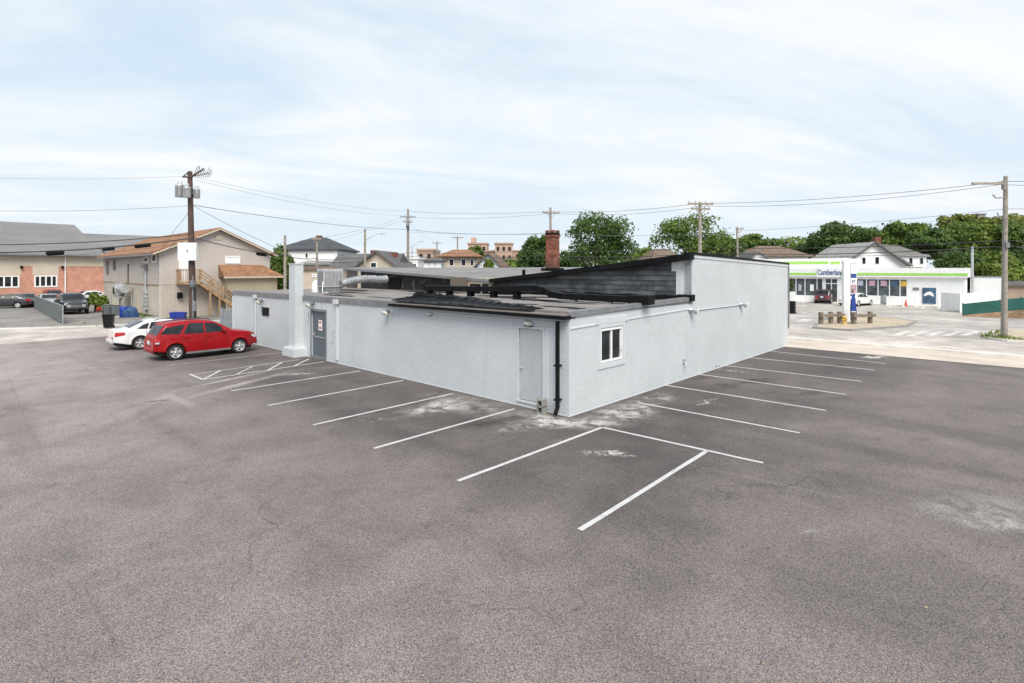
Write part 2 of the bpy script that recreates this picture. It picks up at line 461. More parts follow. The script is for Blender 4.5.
# ---------------------------------------------------------------- mesh building
class MB:
    def __init__(s):
        s.v, s.f, s.sm = [], [], []

    def add(s, verts, faces, smooth=False):
        k = len(s.v)
        s.v += [tuple(p) for p in verts]
        s.f += [tuple(i + k for i in f) for f in faces]
        s.sm += [smooth] * len(faces)
        return s

    def box(s, x0, x1, y0, y1, z0, z1, mat=None):
        vs = [(x, y, z) for z in (z0, z1) for y in (y0, y1) for x in (x0, x1)]
        if mat is not None:
            vs = [tuple(mat @ Vector(p)) for p in vs]
        return s.add(vs, [(0, 2, 3, 1), (4, 5, 7, 6), (0, 1, 5, 4), (2, 6, 7, 3), (0, 4, 6, 2), (1, 3, 7, 5)])

    def bar(s, a, b, w, h=None):
        """rectangular bar from a to b, w across, h up"""
        a, b = Vector(a), Vector(b)
        h = h or w
        d = (b - a).normalized()
        up = Vector((0, 0, 1)) if abs(d.z) < .95 else Vector((0, 1, 0))
        sd = d.cross(up).normalized()
        up = sd.cross(d)
        vs = []
        for p in (a, b):
            for i, j in ((-1, -1), (1, -1), (1, 1), (-1, 1)):
                vs.append(p + sd * (i * w / 2) + up * (j * h / 2))
        return s.add(vs, [(3, 2, 1, 0), (4, 5, 6, 7), (0, 1, 5, 4), (1, 2, 6, 5), (2, 3, 7, 6), (3, 0, 4, 7)])

    def poly(s, pts):
        return s.add(pts, [tuple(range(len(pts)))])

    def prism(s, pts, vec):
        n = len(pts)
        vec = Vector(vec)
        vs = [Vector(p) for p in pts] + [Vector(p) + vec for p in pts]
        fs = [tuple(reversed(range(n))), tuple(range(n, 2 * n))] + [(i, (i + 1) % n, (i + 1) % n + n, i + n) for i in range(n)]
        return s.add(vs, fs)

    def tube(s, pts, r, n=8, caps=True):
        pts = [Vector(p) for p in pts]
        rs = r if isinstance(r, (list, tuple)) else [r] * len(pts)
        vs, fs = [], []
        ref = None
        for i, p in enumerate(pts):
            d = (pts[min(i + 1, len(pts) - 1)] - pts[max(i - 1, 0)]).normalized()
            if ref is None:
                ref = Vector((0, 0, 1)) if abs(d.z) < .9 else Vector((1, 0, 0))
            a = d.cross(ref)
            if a.length < 1e-4:
                a = d.cross(Vector((0, 1, 0)))
            a.normalize()
            c = a.cross(d)
            for k in range(n):
                an = 2 * math.pi * k / n
                vs.append(p + (a * math.cos(an) + c * math.sin(an)) * rs[i])
        for i in range(len(pts) - 1):
            for k in range(n):
                k2 = (k + 1) % n
                fs.append((i * n + k, i * n + k2, (i + 1) * n + k2, (i + 1) * n + k))
        s.add(vs, fs, True)
        if caps:
            s.add(vs[:n], [tuple(range(n))])
            s.add(vs[-n:], [tuple(reversed(range(n)))])
        return s

    def lathe(s, prof, n=20, mat=None, axis='z'):
        vs, fs = [], []
        for r, h in prof:
            for k in range(n):
                a = 2 * math.pi * k / n
                p = Vector((r * math.cos(a), r * math.sin(a), h)) if axis == 'z' else Vector((r * math.cos(a), h, r * math.sin(a)))
                vs.append(mat @ p if mat is not None else p)
        m = len(prof)
        for i in range(m - 1):
            for k in range(n):
                k2 = (k + 1) % n
                fs.append((i * n + k, i * n + k2, (i + 1) * n + k2, (i + 1) * n + k))
        return s.add(vs, fs, True)

    def grid(s, fn, nu, nv, smooth=True):
        vs = [fn(i / nu, j / nv) for i in range(nu + 1) for j in range(nv + 1)]
        fs = [(i * (nv + 1) + j, (i + 1) * (nv + 1) + j, (i + 1) * (nv + 1) + j + 1, i * (nv + 1) + j + 1) for i in range(nu) for j in range(nv)]
        return s.add(vs, fs, smooth)

    def build(s, name, mat, parent=None, loc=None, fix=True):
        me = bpy.data.meshes.new(name)
        me.from_pydata(s.v, [], s.f)
        me.polygons.foreach_set('use_smooth', s.sm)
        me.materials.append(mat)
        if fix:
            bm = bmesh.new()
            bm.from_mesh(me)
            bmesh.ops.recalc_face_normals(bm, faces=bm.faces)
            bm.to_mesh(me)
            bm.free()
        me.update()
        o = bpy.data.objects.new(name, me)
        COL.objects.link(o)
        if parent is not None:
            o.parent = parent
        if loc is not None:
            o.location = loc
        return o


def tag(o, label=None, cat=None, group=None, kind=None):
    if label:
        o['label'] = label
    if cat:
        o['category'] = cat
    if group:
        o['group'] = group
    if kind:
        o['kind'] = kind
    return o


def thing(name, label, cat, loc=(0, 0, 0), rz=0.0, group=None):
    o = bpy.data.objects.new(name, None)
    o.empty_display_size = .3
    COL.objects.link(o)
    o.location = loc
    o.rotation_euler = (0, 0, rz)
    return tag(o, label, cat, group)


def copy_tree(o, parent=None):
    c = o.copy()
    COL.objects.link(c)
    c.parent = parent
    for ch in list(o.children):
        copy_tree(ch, c)
    return c


def struct(name, mb, mat, parent=None):
    o = mb.build(name, mat, parent)
    if parent is None:
        tag(o, kind='structure')
    return o


def box(*a):
    return MB().box(*a)


def holed(plane, a0, a1, z0, z1, c0, c1, holes, ztop=None):
    """wall slab with rectangular openings. plane 'y': the wall runs along y (x from c0 to c1), 'x': runs along x.
    ztop(a): optional sloping top"""
    mb = MB()
    A = sorted({a0, a1, *[h[0] for h in holes], *[h[1] for h in holes]})
    Z = sorted({z0, z1, *[h[2] for h in holes], *[h[3] for h in holes]})

    def pt(a, c, z):
        if ztop and z == z1:
            z = ztop(a)
        return (c, a, z) if plane == 'y' else (a, c, z)

    def solid(i, j):
        if i < 0 or j < 0 or i >= len(A) - 1 or j >= len(Z) - 1:
            return False
        am, zm = (A[i] + A[i + 1]) / 2, (Z[j] + Z[j + 1]) / 2
        return not any(h[0] < am < h[1] and h[2] < zm < h[3] for h in holes)
    for i in range(len(A) - 1):
        for j in range(len(Z) - 1):
            if not solid(i, j):
                continue
            x0, x1, y0, y1 = A[i], A[i + 1], Z[j], Z[j + 1]
            mb.poly([pt(x0, c0, y0), pt(x1, c0, y0), pt(x1, c0, y1), pt(x0, c0, y1)])
            mb.poly([pt(x0, c1, y0), pt(x0, c1, y1), pt(x1, c1, y1), pt(x1, c1, y0)])
            if not solid(i - 1, j):
                mb.poly([pt(x0, c0, y0), pt(x0, c0, y1), pt(x0, c1, y1), pt(x0, c1, y0)])
            if not solid(i + 1, j):
                mb.poly([pt(x1, c0, y0), pt(x1, c1, y0), pt(x1, c1, y1), pt(x1, c0, y1)])
            if not solid(i, j - 1):
                mb.poly([pt(x0, c0, y0), pt(x0, c1, y0), pt(x1, c1, y0), pt(x1, c0, y0)])
            if not solid(i, j + 1):
                mb.poly([pt(x0, c0, y1), pt(x1, c0, y1), pt(x1, c1, y1), pt(x0, c1, y1)])
    return mb


def frame_mb(plane, a0, a1, z0, z1, c0, c1, w):
    """rectangular ring of width w inside a0..a1, z0..z1"""
    mb = MB()
    for (p, q, r, t) in ((a0, a0 + w, z0, z1), (a1 - w, a1, z0, z1), (a0 + w, a1 - w, z0, z0 + w), (a0 + w, a1 - w, z1 - w, z1)):
        if plane == 'y':
            mb.box(c0, c1, p, q, r, t)
        else:
            mb.box(p, q, c0, c1, r, t)
    return mb


def pbox(plane, a0, a1, z0, z1, c0, c1):
    return box(c0, c1, a0, a1, z0, z1) if plane == 'y' else box(a0, a1, c0, c1, z0, z1)


def window(root, plane, a0, a1, z0, z1, c, out, mat, gmat, w=.07, mull=(), name='window', trans=()):
    """window on wall plane coordinate c; out = sign of outward direction. frame proud of wall, pane inside it"""
    c0, c1 = sorted((c + out * .05, c - out * .08))
    fm = frame_mb(plane, a0, a1, z0, z1, c0, c1, w)
    for q in mull:
        fm.v += [];
        k = pbox(plane, q - w / 2, q + w / 2, z0 + w, z1 - w, c0 + .01, c1 - .01)
        fm.add(k.v, k.f)
    for q in trans:
        k = pbox(plane, a0 + w, a1 - w, q - w / 2, q + w / 2, c0 + .012, c1 - .012)
        fm.add(k.v, k.f)
    f = fm.build(name, mat, root)
    g0, g1 = sorted((c + out * .012, c - out * .01))
    pbox(plane, a0 + w * .6, a1 - w * .6, z0 + w * .6, z1 - w * .6, g0, g1).build('pane', gmat, f)
    return f


def text_mesh(body, size, mat, name, parent, loc, rot, depth=.01, align='CENTER', sx=1.0):
    cu = bpy.data.curves.new(name, 'FONT')
    cu.body = body
    cu.size = size
    cu.extrude = depth
    cu.offset = size * .018
    cu.align_x = align
    o = bpy.data.objects.new(name, cu)
    COL.objects.link(o)
    dg = bpy.context.evaluated_depsgraph_get()
    me = bpy.data.meshes.new_from_object(o.evaluated_get(dg))
    bpy.data.objects.remove(o)
    bpy.data.curves.remove(cu)
    me.materials.clear()
    me.materials.append(mat)
    m = bpy.data.objects.new(name, me)
    COL.objects.link(m)
    m.parent = parent
    m.location = loc
    m.rotation_euler = rot
    m.scale = (sx, 1, 1)
    return m


# ================================================================ GROUND
def sheet(name, pts, z, mat):
    return struct(name, MB().poly([(p[0], p[1], z) for p in pts]), mat)


def Bq(t0, t1, s0, s1):
    return [B(t0, s0), B(t1, s0), B(t1, s1), B(t0, s1)]


sheet('ground', [(-600, -300), (600, -300), (600, 900), (-600, 900)], -.02, M['soil'])
# lot: as far as the pavement on the right, the street on the left
lot = sheet('parking_lot', Bq(-60, 18.5, -80, 31.5), 0.0, M['asphalt'])
sheet('side_street', [B(-60, 31.2), B(18.5, 31.2), B(60, 31.2), B(60, 38.3), B(-4, 38.3), B(-9, 41.0), B(-60, 46)], .004, M['street'])
sheet('yard', [B(-60, 46.4), B(-9, 41.4), B(-4, 38.7), B(60, 38.7), B(60, 160), B(-60, 160)], .004, M['gravel'])
kb = MB()
kerb_pts = [B(-60, 46.2), B(-9, 41.2), B(-4, 38.5), B(2.0, 38.5)]
for a, b_ in zip(kerb_pts[:-1], kerb_pts[1:]):
    kb.bar(a + Vector((0, 0, .02)), b_ + Vector((0, 0, .02)), .35, .12)
struct('side_street_kerb', kb, M['kerb'])
sheet('pavement', Bq(18.5, 21.9, -90, 31.2), .006, M['concrete'])
struct('pavement_kerb', MB().prism([B(21.9, -90, -.01), B(22.35, -90, -.01), B(22.35, -90, .09), B(21.9, -90, .09)], Lv * 121), M['kerb'])
sheet('main_road', Bq(22.2, 29.0, -120, 160), .002, M['street'])
sheet('store_forecourt', Bq(29.0, 90, -80, 60), .004, M['storelot'])
# dirt island with kerb in front of the store
isl = [G(814, 328.5), G(850, 331), G(905, 327), G(915, 322.5), G(890, 318.5), G(830, 317.5)]
isl_o = struct('traffic_island', MB().prism([(p.x, p.y, 0.0) for p in isl], (0, 0, .10)), M['sand'])
ik = MB()
for a, b_ in zip(isl, isl[1:] + isl[:1]):
    ik.bar(a + Vector((0, 0, .05)), b_ + Vector((0, 0, .05)), .2, .13)
ik.build('kerb_edge', M['cinder'], isl_o)
vg = [G(985, 338.5), G(1006, 341.5), G(1060, 344), G(1120, 338), G(1050, 331), G(1005, 330.5)]
vo = struct('verge', MB().prism([(p.x, p.y, 0) for p in vg], (0, 0, .09)), M['sand'])
vk = MB()
for a, b_ in zip(vg[:3], vg[1:4]):
    vk.bar(a + Vector((0, 0, .05)), b_ + Vector((0, 0, .05)), .22, .13)
vk.build('kerb_edge', M['kerb'], vo)


def blades(name, pts, h, mat, w=.02):
    mb = MB()
    for p in pts:
        a = random.uniform(0, 6.28)
        hh = h * random.uniform(.5, 1.2)
        d = Vector((math.cos(a), math.sin(a), 0)) * w
        tip = p + Vector((random.uniform(-.5, .5) * hh, random.uniform(-.5, .5) * hh, hh))
        mb.add([p - d, p + d, tip], [(0, 1, 2)])
    return tag(mb.build(name, mat, fix=False), kind='stuff')


gp = []
for (u0, v0, u1, v1) in [(985, 338.3, 1006, 341.0), (1006, 341, 1060, 343.2), (985, 338, 1004, 332), (1000, 338, 1009, 339.5)]:
    for _ in range(130):
        k = random.random()
        q = G(u0 + (u1 - u0) * k, v0 + (v1 - v0) * k)
        gp.append(q + Vector((random.gauss(0, .15), random.gauss(0, .15) + .1, .06)))
tag(blades('verge_grass', gp, .2, M['leaf_light'], .03), 'short green grass along the verge at the foot of the pole', 'grass')
wp = []
for i in range(500):      # weeds along the foot of the beige house
    q = B(random.uniform(-8, 6), 41.5 + random.uniform(0, .6)) if i < 30 else G(159, 318.2) + Lv * random.uniform(0, 12) - Rv * abs(random.gauss(.1, .3))
    wp.append(q + Vector((0, 0, .0)))
tag(blades('weeds', wp, .22, M['leaf_mid'], .03), 'thin weeds along the edge of the gravel yard', 'weeds')


def painted(parent, a, b_, w, mat, z, name='painted_line'):
    d = (b_ - a).normalized()
    n = Vector((-d.y, d.x, 0)) * w / 2
    mb = MB()
    k = 10
    pts1 = [a.lerp(b_, i / k) + n * random.uniform(.86, 1.1) for i in range(k + 1)]
    pts2 = [a.lerp(b_, i / k) - n * random.uniform(.86, 1.1) for i in range(k + 1)]
    vs = [(p.x, p.y, z) for p in pts1 + pts2]
    mb.add(vs, [(i, i + 1, k + 2 + i, k + 1 + i) for i in range(k)])
    return mb.build(name, mat, parent)


for u0, v0, u1, v1 in [(458, 481, 602, 427.5), (374, 448.5, 514, 409), (313, 425, 453, 393.5), (268, 405.5, 403, 380.5), (231, 391, 360, 371),
                       (603, 427.6, 763, 463), (637, 402.5, 800, 433), (664, 385, 826, 410.5), (697, 374, 846, 394.5),
                       (724, 365.5, 862, 381.5), (748, 357.5, 874, 370), (769, 351, 886, 363.5), (580, 530, 707, 451)]:
    painted(lot, G(u0, v0), G(u1, v1), .1, M['line'], .005)
for u0, v0, u1, v1 in [(167.5, 366, 283, 352.5), (190, 375, 300, 359.5), (203, 380, 324, 362), (189.5, 374.5, 203, 380), (203, 380, 221, 370.5), (234, 376, 253, 366.5),
                       (267, 371, 282, 362.5), (294, 366.5, 309, 359.3)]:
    painted(lot, G(u0, v0), G(u1, v1), .1, M['line'] if u0 in (189.5, 203, 294, 267) else M['linefade'], .008 + .002 * (int(u0) % 5))
fc = bpy.data.objects['store_forecourt']
rd = bpy.data.objects['main_road']
for k in range(6):        # zebra bars across the forecourt mouth
    u = 893 + k * 17.5
    a, b_ = G(u, 336.0 - k * .1), G(u + 15, 331.5)
    painted(fc, a, b_, .42, M['roadpaint'], .010 + .001 * (k % 2), 'painted_bar')
for u0, v0, u1, v1, w in [(800, 322, 808, 319.5, .9), (885, 318, 940, 321, .5), (855, 316, 913, 322, .35), (840, 307.5, 868, 303.5, .25), (889, 308, 896, 303, .25), (922, 309, 928, 303.5, .25),
                          (868, 327.5, 890, 326, .6), (790, 326, 812, 324.5, .4)]:
    painted(fc, G(u0, v0), G(u1, v1), w, M['roadpaint'], .014 + .001 * (int(u0) % 3), 'painted_bar')
painted(rd, B(25.6, -60), B(25.6, 60), .12, M['roadpaint'], .008, 'painted_line')
painted(rd, B(28.6, -60), B(28.6, -6), .12, M['roadpaint'], .0085, 'painted_line')

# ================================================================ PAINTED BRICK BUILDING  (local x = t away along right wall, y = s along left wall)
bd = thing('painted_brick_building', 'low pale grey painted brick building with black roof edges in the middle of the lot', 'building', C0, ROT)
WT = 2.66           # top of the low walls
ST = 7.6            # the high rear block begins here
RT = 19.2


def hi_top(a):
    return 4.60 - (a - ST) / (RT - ST) * .28


holed('y', 0, 24.2, -.05, WT, 0, .3, [(.92, 1.84, .19, 2.30), (13.4, 14.68, .04, 2.16)]).build('long_wall', M['wall'], bd)
holed('x', .3, ST, -.05, WT + .07, 0, .3, [(1.5, 2.7, 1.27, 2.26)], lambda a: WT + .07 + .14 * a / ST).build('window_wall', M['wall'], bd)
holed('x', ST, RT, -.05, 4.6, 0, .3, [], hi_top).build('high_wall', M['wall'], bd)
box(RT - .3, RT, .3, 24.2, -.05, 4.0).build('rear_wall', M['wall'], bd)
box(.3, RT - .3, 23.9, 24.2, -.05, WT).build('far_wall', M['wall'], bd)
# thin splash line of white at the foot of both walls
MB().box(-.012, 0, .0, 24.2, 0, .012).box(-.012, RT, -.012, 0.0, 0, .012).build('base_strip', M['wallpanel'], bd)
# low roof (slightly crowned) with its own thickness
lr = MB()
lr.box(-.02, ST, 8.0, 24.25, WT, WT + .13)
lr.box(.0, ST, .0, 8.0, WT + .075, WT + .20)
lr.build('low_roof', M['gravelroof'], bd)
# roof edge: black drip edge on the near part, flashing further on
MB().box(-.30, .02, -.06, 8.15, WT + .0, WT + .10).build('drip_edge', M['black'], bd)
MB().box(-.28, .02, -.02, 8.1, WT + .10, WT + .135).build('edge_membrane', M['gravelroof'], bd)
MB().box(-.05, -.02, 8.15, 24.3, WT - .06, WT + .10).box(-.02, .15, 8.15, 24.3, WT + .13, WT + .16).build('edge_flashing', M['flash'], bd)
fl = MB()
fl.prism([(-.06, -.05, WT + .05), (-.06, -.05, WT + .20), (ST - .1, -.05, WT + .33), (ST - .1, -.05, WT + .19)], (0, .05, 0))
fl.prism([(0, 0, WT + .20), (ST - .1, 0, WT + .21), (ST - .1, 0, WT + .335), (0, 0, WT + .205)], (0, .18, 0))
fl.build('edge_flashing', M['flash'], bd)
MB().prism([(ST - .32, -.10, WT + .17), (ST + .06, -.10, WT + .18), (ST + .06, -.10, WT + .42), (ST - .32, -.10, WT + .40)], (0, .6, 0)).build('roof_end_cap', M['black'], bd)
# board band below the roof edge
MB().box(-.025, 0, 2.05, 8.0, 2.40, 2.435).box(-.025, 0, .02, 8.0, 2.52, 2.55).prism([(.05, -.025, 2.38), (ST, -.025, 2.54), (ST, -.025, 2.575), (.05, -.025, 2.415)], (0, .025, 0)).build('wall_ledge', M['trim'], bd)
# grey door near the corner
box(.035, .09, .925, 1.835, .195, 2.295).build('door', M['greydoor'], bd)
dr = bd.children[-1]
MB().lathe([(.0, 0), (.03, .01), (.036, .03), (.02, .05), (0, .055)], 12, Matrix.Translation((.035, 1.74, 1.12)) @ Matrix.Rotation(-math.pi / 2, 4, 'Y')).build('handle', M['steel'], dr)
MB().box(-.012, .1, .86, .92, .15, 2.36).box(-.012, .1, 1.84, 1.90, .15, 2.36).box(-.012, .1, .92, 1.84, 2.30, 2.36).box(-.04, .1, .88, 1.90, .13, .19).build('door_frame', M['trim'], bd)
MB().box(-.018, 0, .38, .44, .1, 2.38).box(-.018, 0, .72, .80, .1, 2.38).box(-.016, 0, .44, .72, 2.30, 2.38).build('corner_trim', M['trim'], bd)
# slate door further along
sd = box(.06, .11, 13.4, 14.68, .04, 2.16).build('door', M['bluedoor'], bd)
tag(sd, 'dark slate steel door with a white notice')
frame_mb('y', 13.3, 14.78, 0.0, 2.24, -.02, .06, .10).build('door_frame', M['flash'], bd)
MB().box(.045, .06, 13.55, 14.53, .95, 1.0).box(.0, .06, 14.52, 14.58, 1.02, 1.16).build('handle', M['steel'], sd)
nt = box(.05, .06, 13.82, 14.14, 1.28, 1.74).build('notice', M['white'], sd)
MB().box(.044, .05, 13.86, 14.10, 1.62, 1.68).build('print', M['red'], nt)
MB().box(.044, .05, 13.88, 14.08, 1.36, 1.44).build('print', M['red'], nt)
# sliding window with wide painted surround
frame_mb('x', 1.38, 2.84, 1.10, 2.42, -.03, 0, .12).build('window_surround', M['wallpanel'], bd)
MB().box(1.26, 2.98, -.035, 0, 2.42, 2.60).build('window_head', M['wallpanel'], bd)
MB().box(2.62, 2.70, -.018, -.002, 1.50, 1.56).build('window_latch', M['steel'], bd)
wf = frame_mb('x', 1.5, 2.7, 1.27, 2.26, -.02, .09, .055)
wf.box(2.08, 2.125, .0, .07, 1.325, 2.205)
w1 = wf.build('window', M['white'], bd)
box(1.55, 2.65, .045, .06, 1.32, 2.21).build('pane', M['glass'], w1)
MB().box(2.14, 2.17, .01, .03, 1.345, 2.185).box(2.6, 2.625, .01, .03, 1.345, 2.185).build('sash', M['white'], w1)
# chimney against the wall
MB().box(-.40, 0, 15.5, 16.12, .32, 4.26).box(-.42, .02, 15.47, 16.15, 4.26, 4.31).build('flue', M['wall'], bd)
MB().box(-.62, 0, 15.15, 16.35, -.02, .36).box(-.54, 0, 15.28, 16.25, .36, .42).build('flue_base', M['wallpanel'], bd)
# downspouts and conduits
ds = MB()
ds.bar((-.16, .27, 2.60), (-.16, .27, .22), .085)
ds.bar((-.16, .27, .24), (-.32, .22, .10), .085)
dso = ds.build('downspout', M['blackmetal'], bd)
MB().box(-.2, 0, .24, .38, 1.36, 1.40).build('bracket', M['blackmetal'], dso)
MB().box(-.2, 0, .24, .38, .42, .46).build('bracket', M['blackmetal'], dso)
MB().box(-.08, 0, 12.30, 12.40, .15, 2.60).box(-.16, 0, 12.2, 12.5, 2.55, 2.74).build('downspout', M['wallpanel'], bd)
MB().tube([(-.05, 12.75, .9), (-.05, 12.75, 1.3), (-.06, 12.7, 1.45)], .03, 6).build('conduit', M['wallpanel'], bd)
MB().tube([(-.04, 15.0, 1.6), (-.04, 15.0, 2.5)], .025, 6).build('conduit', M['wallpanel'], bd)
MB().tube([(-.04, 20.9, .1), (-.04, 20.9, 2.5)], .035, 6).box(-.14, 0, 20.75, 21.1, 2.5, 2.66).build('conduit', M['wallpanel'], bd)
MB().tube([(-.04, 24.1, .1), (-.04, 24.1, 2.5)], .045, 6).build('conduit', M['wallpanel'], bd)
MB().box(-.04, 0, 19.3, 20.1, 1.62, 2.05).build('vent', M['blackmetal'], bd)
for i in range(5):
    pass


def floodlight(t, s, z, dirv, big=1.0):
    """wall pack: bracket and lens head"""
    d = Vector(dirv)
    base = Vector((t, s, z))
    b1 = MB()
    b1.tube([base, base + d * .10 * big], .06 * big, 8)
    b1.tube([base + d * .10 * big, base + d * .22 * big + Vector((0, 0, -.06 * big))], [.05 * big, .11 * big], 10)
    o = b1.build('floodlight', M['steel'] if s == 0 else M['flash'], bd)
    MB().tube([base + d * .221 * big + Vector((0, 0, -.0605 * big)), base + d * .25 * big + Vector((0, 0, -.075 * big))], [.10 * big, .085 * big], 10).build('lens', M['lamp'], o)


floodlight(0, 8.55, 2.46, (-.85, -.4, -.1), 1.3)
floodlight(0, 14.5, 2.5, (-.9, -.2, -.1), 1.4)
floodlight(0, 20.1, 2.4, (-.9, -.2, -.1), 1.3)
floodlight(7.35, 0, 2.52, (.55, -.8, .1), 1.3)
floodlight(12.3, 0, 2.48, (.6, -.8, .3), 1.3)
for (t_, s_, z_, lab) in [(-.02, 1.45, 2.46, 1.0), (-.02, 6.0, 2.48, .7)]:
    o = MB().lathe([(.75, 0), (1, .03), (1, .2), (.75, .65), (.45, .9), (0, 1)], 18, Matrix.Translation((t_, s_, z_)) @ Matrix.Rotation(-math.pi / 2, 4, 'Y') @ Matrix.Diagonal((.085 * lab, .17 * lab, .15 * lab, 1))).build('bulkhead_light', M['lamp'], bd)
    MB().box(-.05, t_ + .02, s_ - .18 * lab, s_ + .18 * lab, z_ - .10 * lab, z_ - .085 * lab).build('light_rim', M['blackmetal'], o)
MB().tube([(7.5, -.03, 2.48), (12.25, -.03, 2.47)], .018, 6).build('conduit', M['wallpanel'], bd)
# meter tap and small pipe near the foot of the right wall
MB().tube([(6.9, 0, .62), (6.9, -.10, .60), (6.9, -.11, .42)], .025, 6).box(6.83, 6.97, -.06, 0, .60, .76).build('hose_tap', M['steel'], bd)
MB().tube([(9.8, 0, .12), (9.8, -.10, .18), (9.85, -.13, .10)], .03, 6).build('pipe_stub', M['steel'], bd)
# far edge strip of the high wall with its small pipes
MB().box(RT - .02, RT + .14, -.04, .25, .9, 4.38).build('end_trim', M['flash'], bd)

# high rear block: black shingled face, white corner board, mono-pitch roofs meeting in a valley
VAL = 10.5


def zf(s):        # height of the front roof edge along s
    if s <= VAL:
        return 4.60 - (4.60 - 3.52) * (s / VAL) ** .93
    return 3.52 + (s - VAL) / (25.6 - VAL) * .66


fw = MB()
segs = [.55, 2, 4, 6, 8, VAL]
for a, b_ in zip(segs[:-1], segs[1:]):
    fw.add([(ST, a, WT), (ST, b_, WT), (ST, b_, zf(b_) - .05), (ST, a, zf(a) - .05), (ST + .25, a, WT), (ST + .25, b_, WT), (ST + .25, b_, zf(b_) - .05), (ST + .25, a, zf(a) - .05)],
           [(0, 1, 2, 3), (4, 7, 6, 5), (3, 2, 6, 7)])
fw.build('clerestory_wall', M['blackwall'], bd)
MB().prism([(ST, .02, WT), (ST, .55, WT), (ST, .55, zf(.55) - .04), (ST, .02, zf(0) - .02)], (.3, 0, 0)).build('corner_board', M['wallpanel'], bd)
MB().box(ST - .03, ST, .40, .62, WT + .25, 4.32).box(ST - .032, ST, .62, .80, 3.95, 4.3).build('corner_strip', M['trim'], bd)
sw = MB()
for a, b_ in ((VAL, 14.0), (14.0, 19.0), (19.0, 23.2)):
    sw.add([(ST + .1, a, WT), (ST + .1, b_, WT), (ST + .1, b_, zf(b_) - .05), (ST + .1, a, zf(a) - .05), (ST + .35, a, WT), (ST + .35, b_, WT), (ST + .35, b_, zf(b_) - .05), (ST + .35, a, zf(a) - .05)],
           [(0, 1, 2, 3), (4, 7, 6, 5), (3, 2, 6, 7), (0, 3, 7, 4), (1, 5, 6, 2)])
sw.build('stucco_wall', M['blackstucco'], bd)
# hatch and louvre on the stucco wall
MB().box(ST + .04, ST + .1, 18.6, 19.9, WT + .1, zf(19) - .35).build('hatch', M['blackmetal'], bd)
lv = MB().box(ST - .5, ST + .1, 12.1, 13.3, WT + .05, 3.62)
lv.build('louvre_box', mk('brown_louvre', (.16, .13, .10), .6, .1, 3, pat='vert', per=.1, pstr=.5, dark=.6), bd)
MB().box(ST - .3, ST + .1, 10.55, 12.1, WT + .05, 3.60).build('beige_box', mk('beige_panel', (.55, .45, .37), .6, .06, 2), bd)
MB().box(ST - .42, ST - .3, 11.15, 11.85, WT + .12, 3.28).box(ST - .4, ST - .3, 10.55, 10.95, WT + .12, 3.3).build('exhaust_hood', M['blackmetal'], bd)
# grey roof of the rear left block (twisted quad: high far edges)
gr = MB()
n = 12
top = []
for i in range(n + 1):
    s = VAL + (25.6 - VAL) * i / n
    top.append([(ST - .35, s, zf(s)), (ST + 5.5, s, zf(s) + (4.2 - zf(s)) * .55), (RT, s, 4.2)])
vs = [p for row in top for p in row]
fs = [(i * 3 + j, (i + 1) * 3 + j, (i + 1) * 3 + j + 1, i * 3 + j + 1) for i in range(n) for j in range(2)]
gr.add(vs, fs, True)
gro = gr.build('grey_roof', M['greyroof'], bd)
gf = MB()
for i in range(n):
    a, b_ = top[i][0], top[i + 1][0]
    gf.add([(a[0] - .02, a[1], a[2] + .01), (b_[0] - .02, b_[1], b_[2] + .01), (b_[0] - .02, b_[1], b_[2] - .13), (a[0] - .02, a[1], a[2] - .13),
            (a[0] + .06, a[1], a[2] + .012), (b_[0] + .06, b_[1], b_[2] + .012), (b_[0] + .06, b_[1], b_[2] - .13), (a[0] + .06, a[1], a[2] - .13)],
           [(0, 1, 2, 3), (4, 7, 6, 5), (0, 4, 5, 1), (3, 2, 6, 7)])
gf.box(ST - .37, RT, 25.58, 25.64, 4.04, 4.19)
gf.build('roof_edge', M['flash'], bd)
# black mono-pitch roof of the rear right block with thick fascia
br_ = MB()
tops = []
for i in range(n + 1):
    s = VAL * i / n
    f = i / n
    tops.append([(ST - .3, s, zf(s)), (RT, s, hi_top(RT) + .02 + (4.2 - 4.34) * f)])
br_.add([p for row in tops for p in row], [(i * 2, (i + 1) * 2, (i + 1) * 2 + 1, i * 2 + 1) for i in range(n)], True)
br_.build('black_roof', M['black'], bd)
bf = MB()
for i in range(n):
    a, b_ = tops[i][0], tops[i + 1][0]
    d0, d1 = .20 - .06 * i / n, .20 - .06 * (i + 1) / n
    bf.add([(a[0] - .03, a[1], a[2] + .03), (b_[0] - .03, b_[1], b_[2] + .03), (b_[0] - .03, b_[1], b_[2] - d1), (a[0] - .03, a[1], a[2] - d0),
            (ST + .02, a[1], a[2] + .035), (ST + .02, b_[1], b_[2] + .035), (ST + .02, b_[1], b_[2] - d1), (ST + .02, a[1], a[2] - d0)],
           [(0, 1, 2, 3), (4, 7, 6, 5), (0, 4, 5, 1), (3, 2, 6, 7)])
bf.box(ST - .33, ST + .03, -.08, 0, zf(0) - .22, zf(0) + .04)
bf.build('fascia', M['black'], bd)
cp = MB()
cp.prism([(ST + .03, -.06, hi_top(ST) - .02), (RT + .05, -.06, hi_top(RT) - .02), (RT + .05, -.06, hi_top(RT) + .06), (ST + .03, -.06, hi_top(ST) + .07)], (0, .40, 0))
cp.build('coping', M['blackmetal'], bd)
MB().prism([(ST + .02, -.03, hi_top(ST) - .14), (RT, -.03, hi_top(RT) - .14), (RT, -.03, hi_top(RT) - .03), (ST + .02, -.03, hi_top(ST) - .03)], (0, .03, 0)).build('top_board', M['trim'], bd)
# black membrane folded along the overhang
random.seed(3)
ph = [random.uniform(0, 6.28) for _ in range(12)]


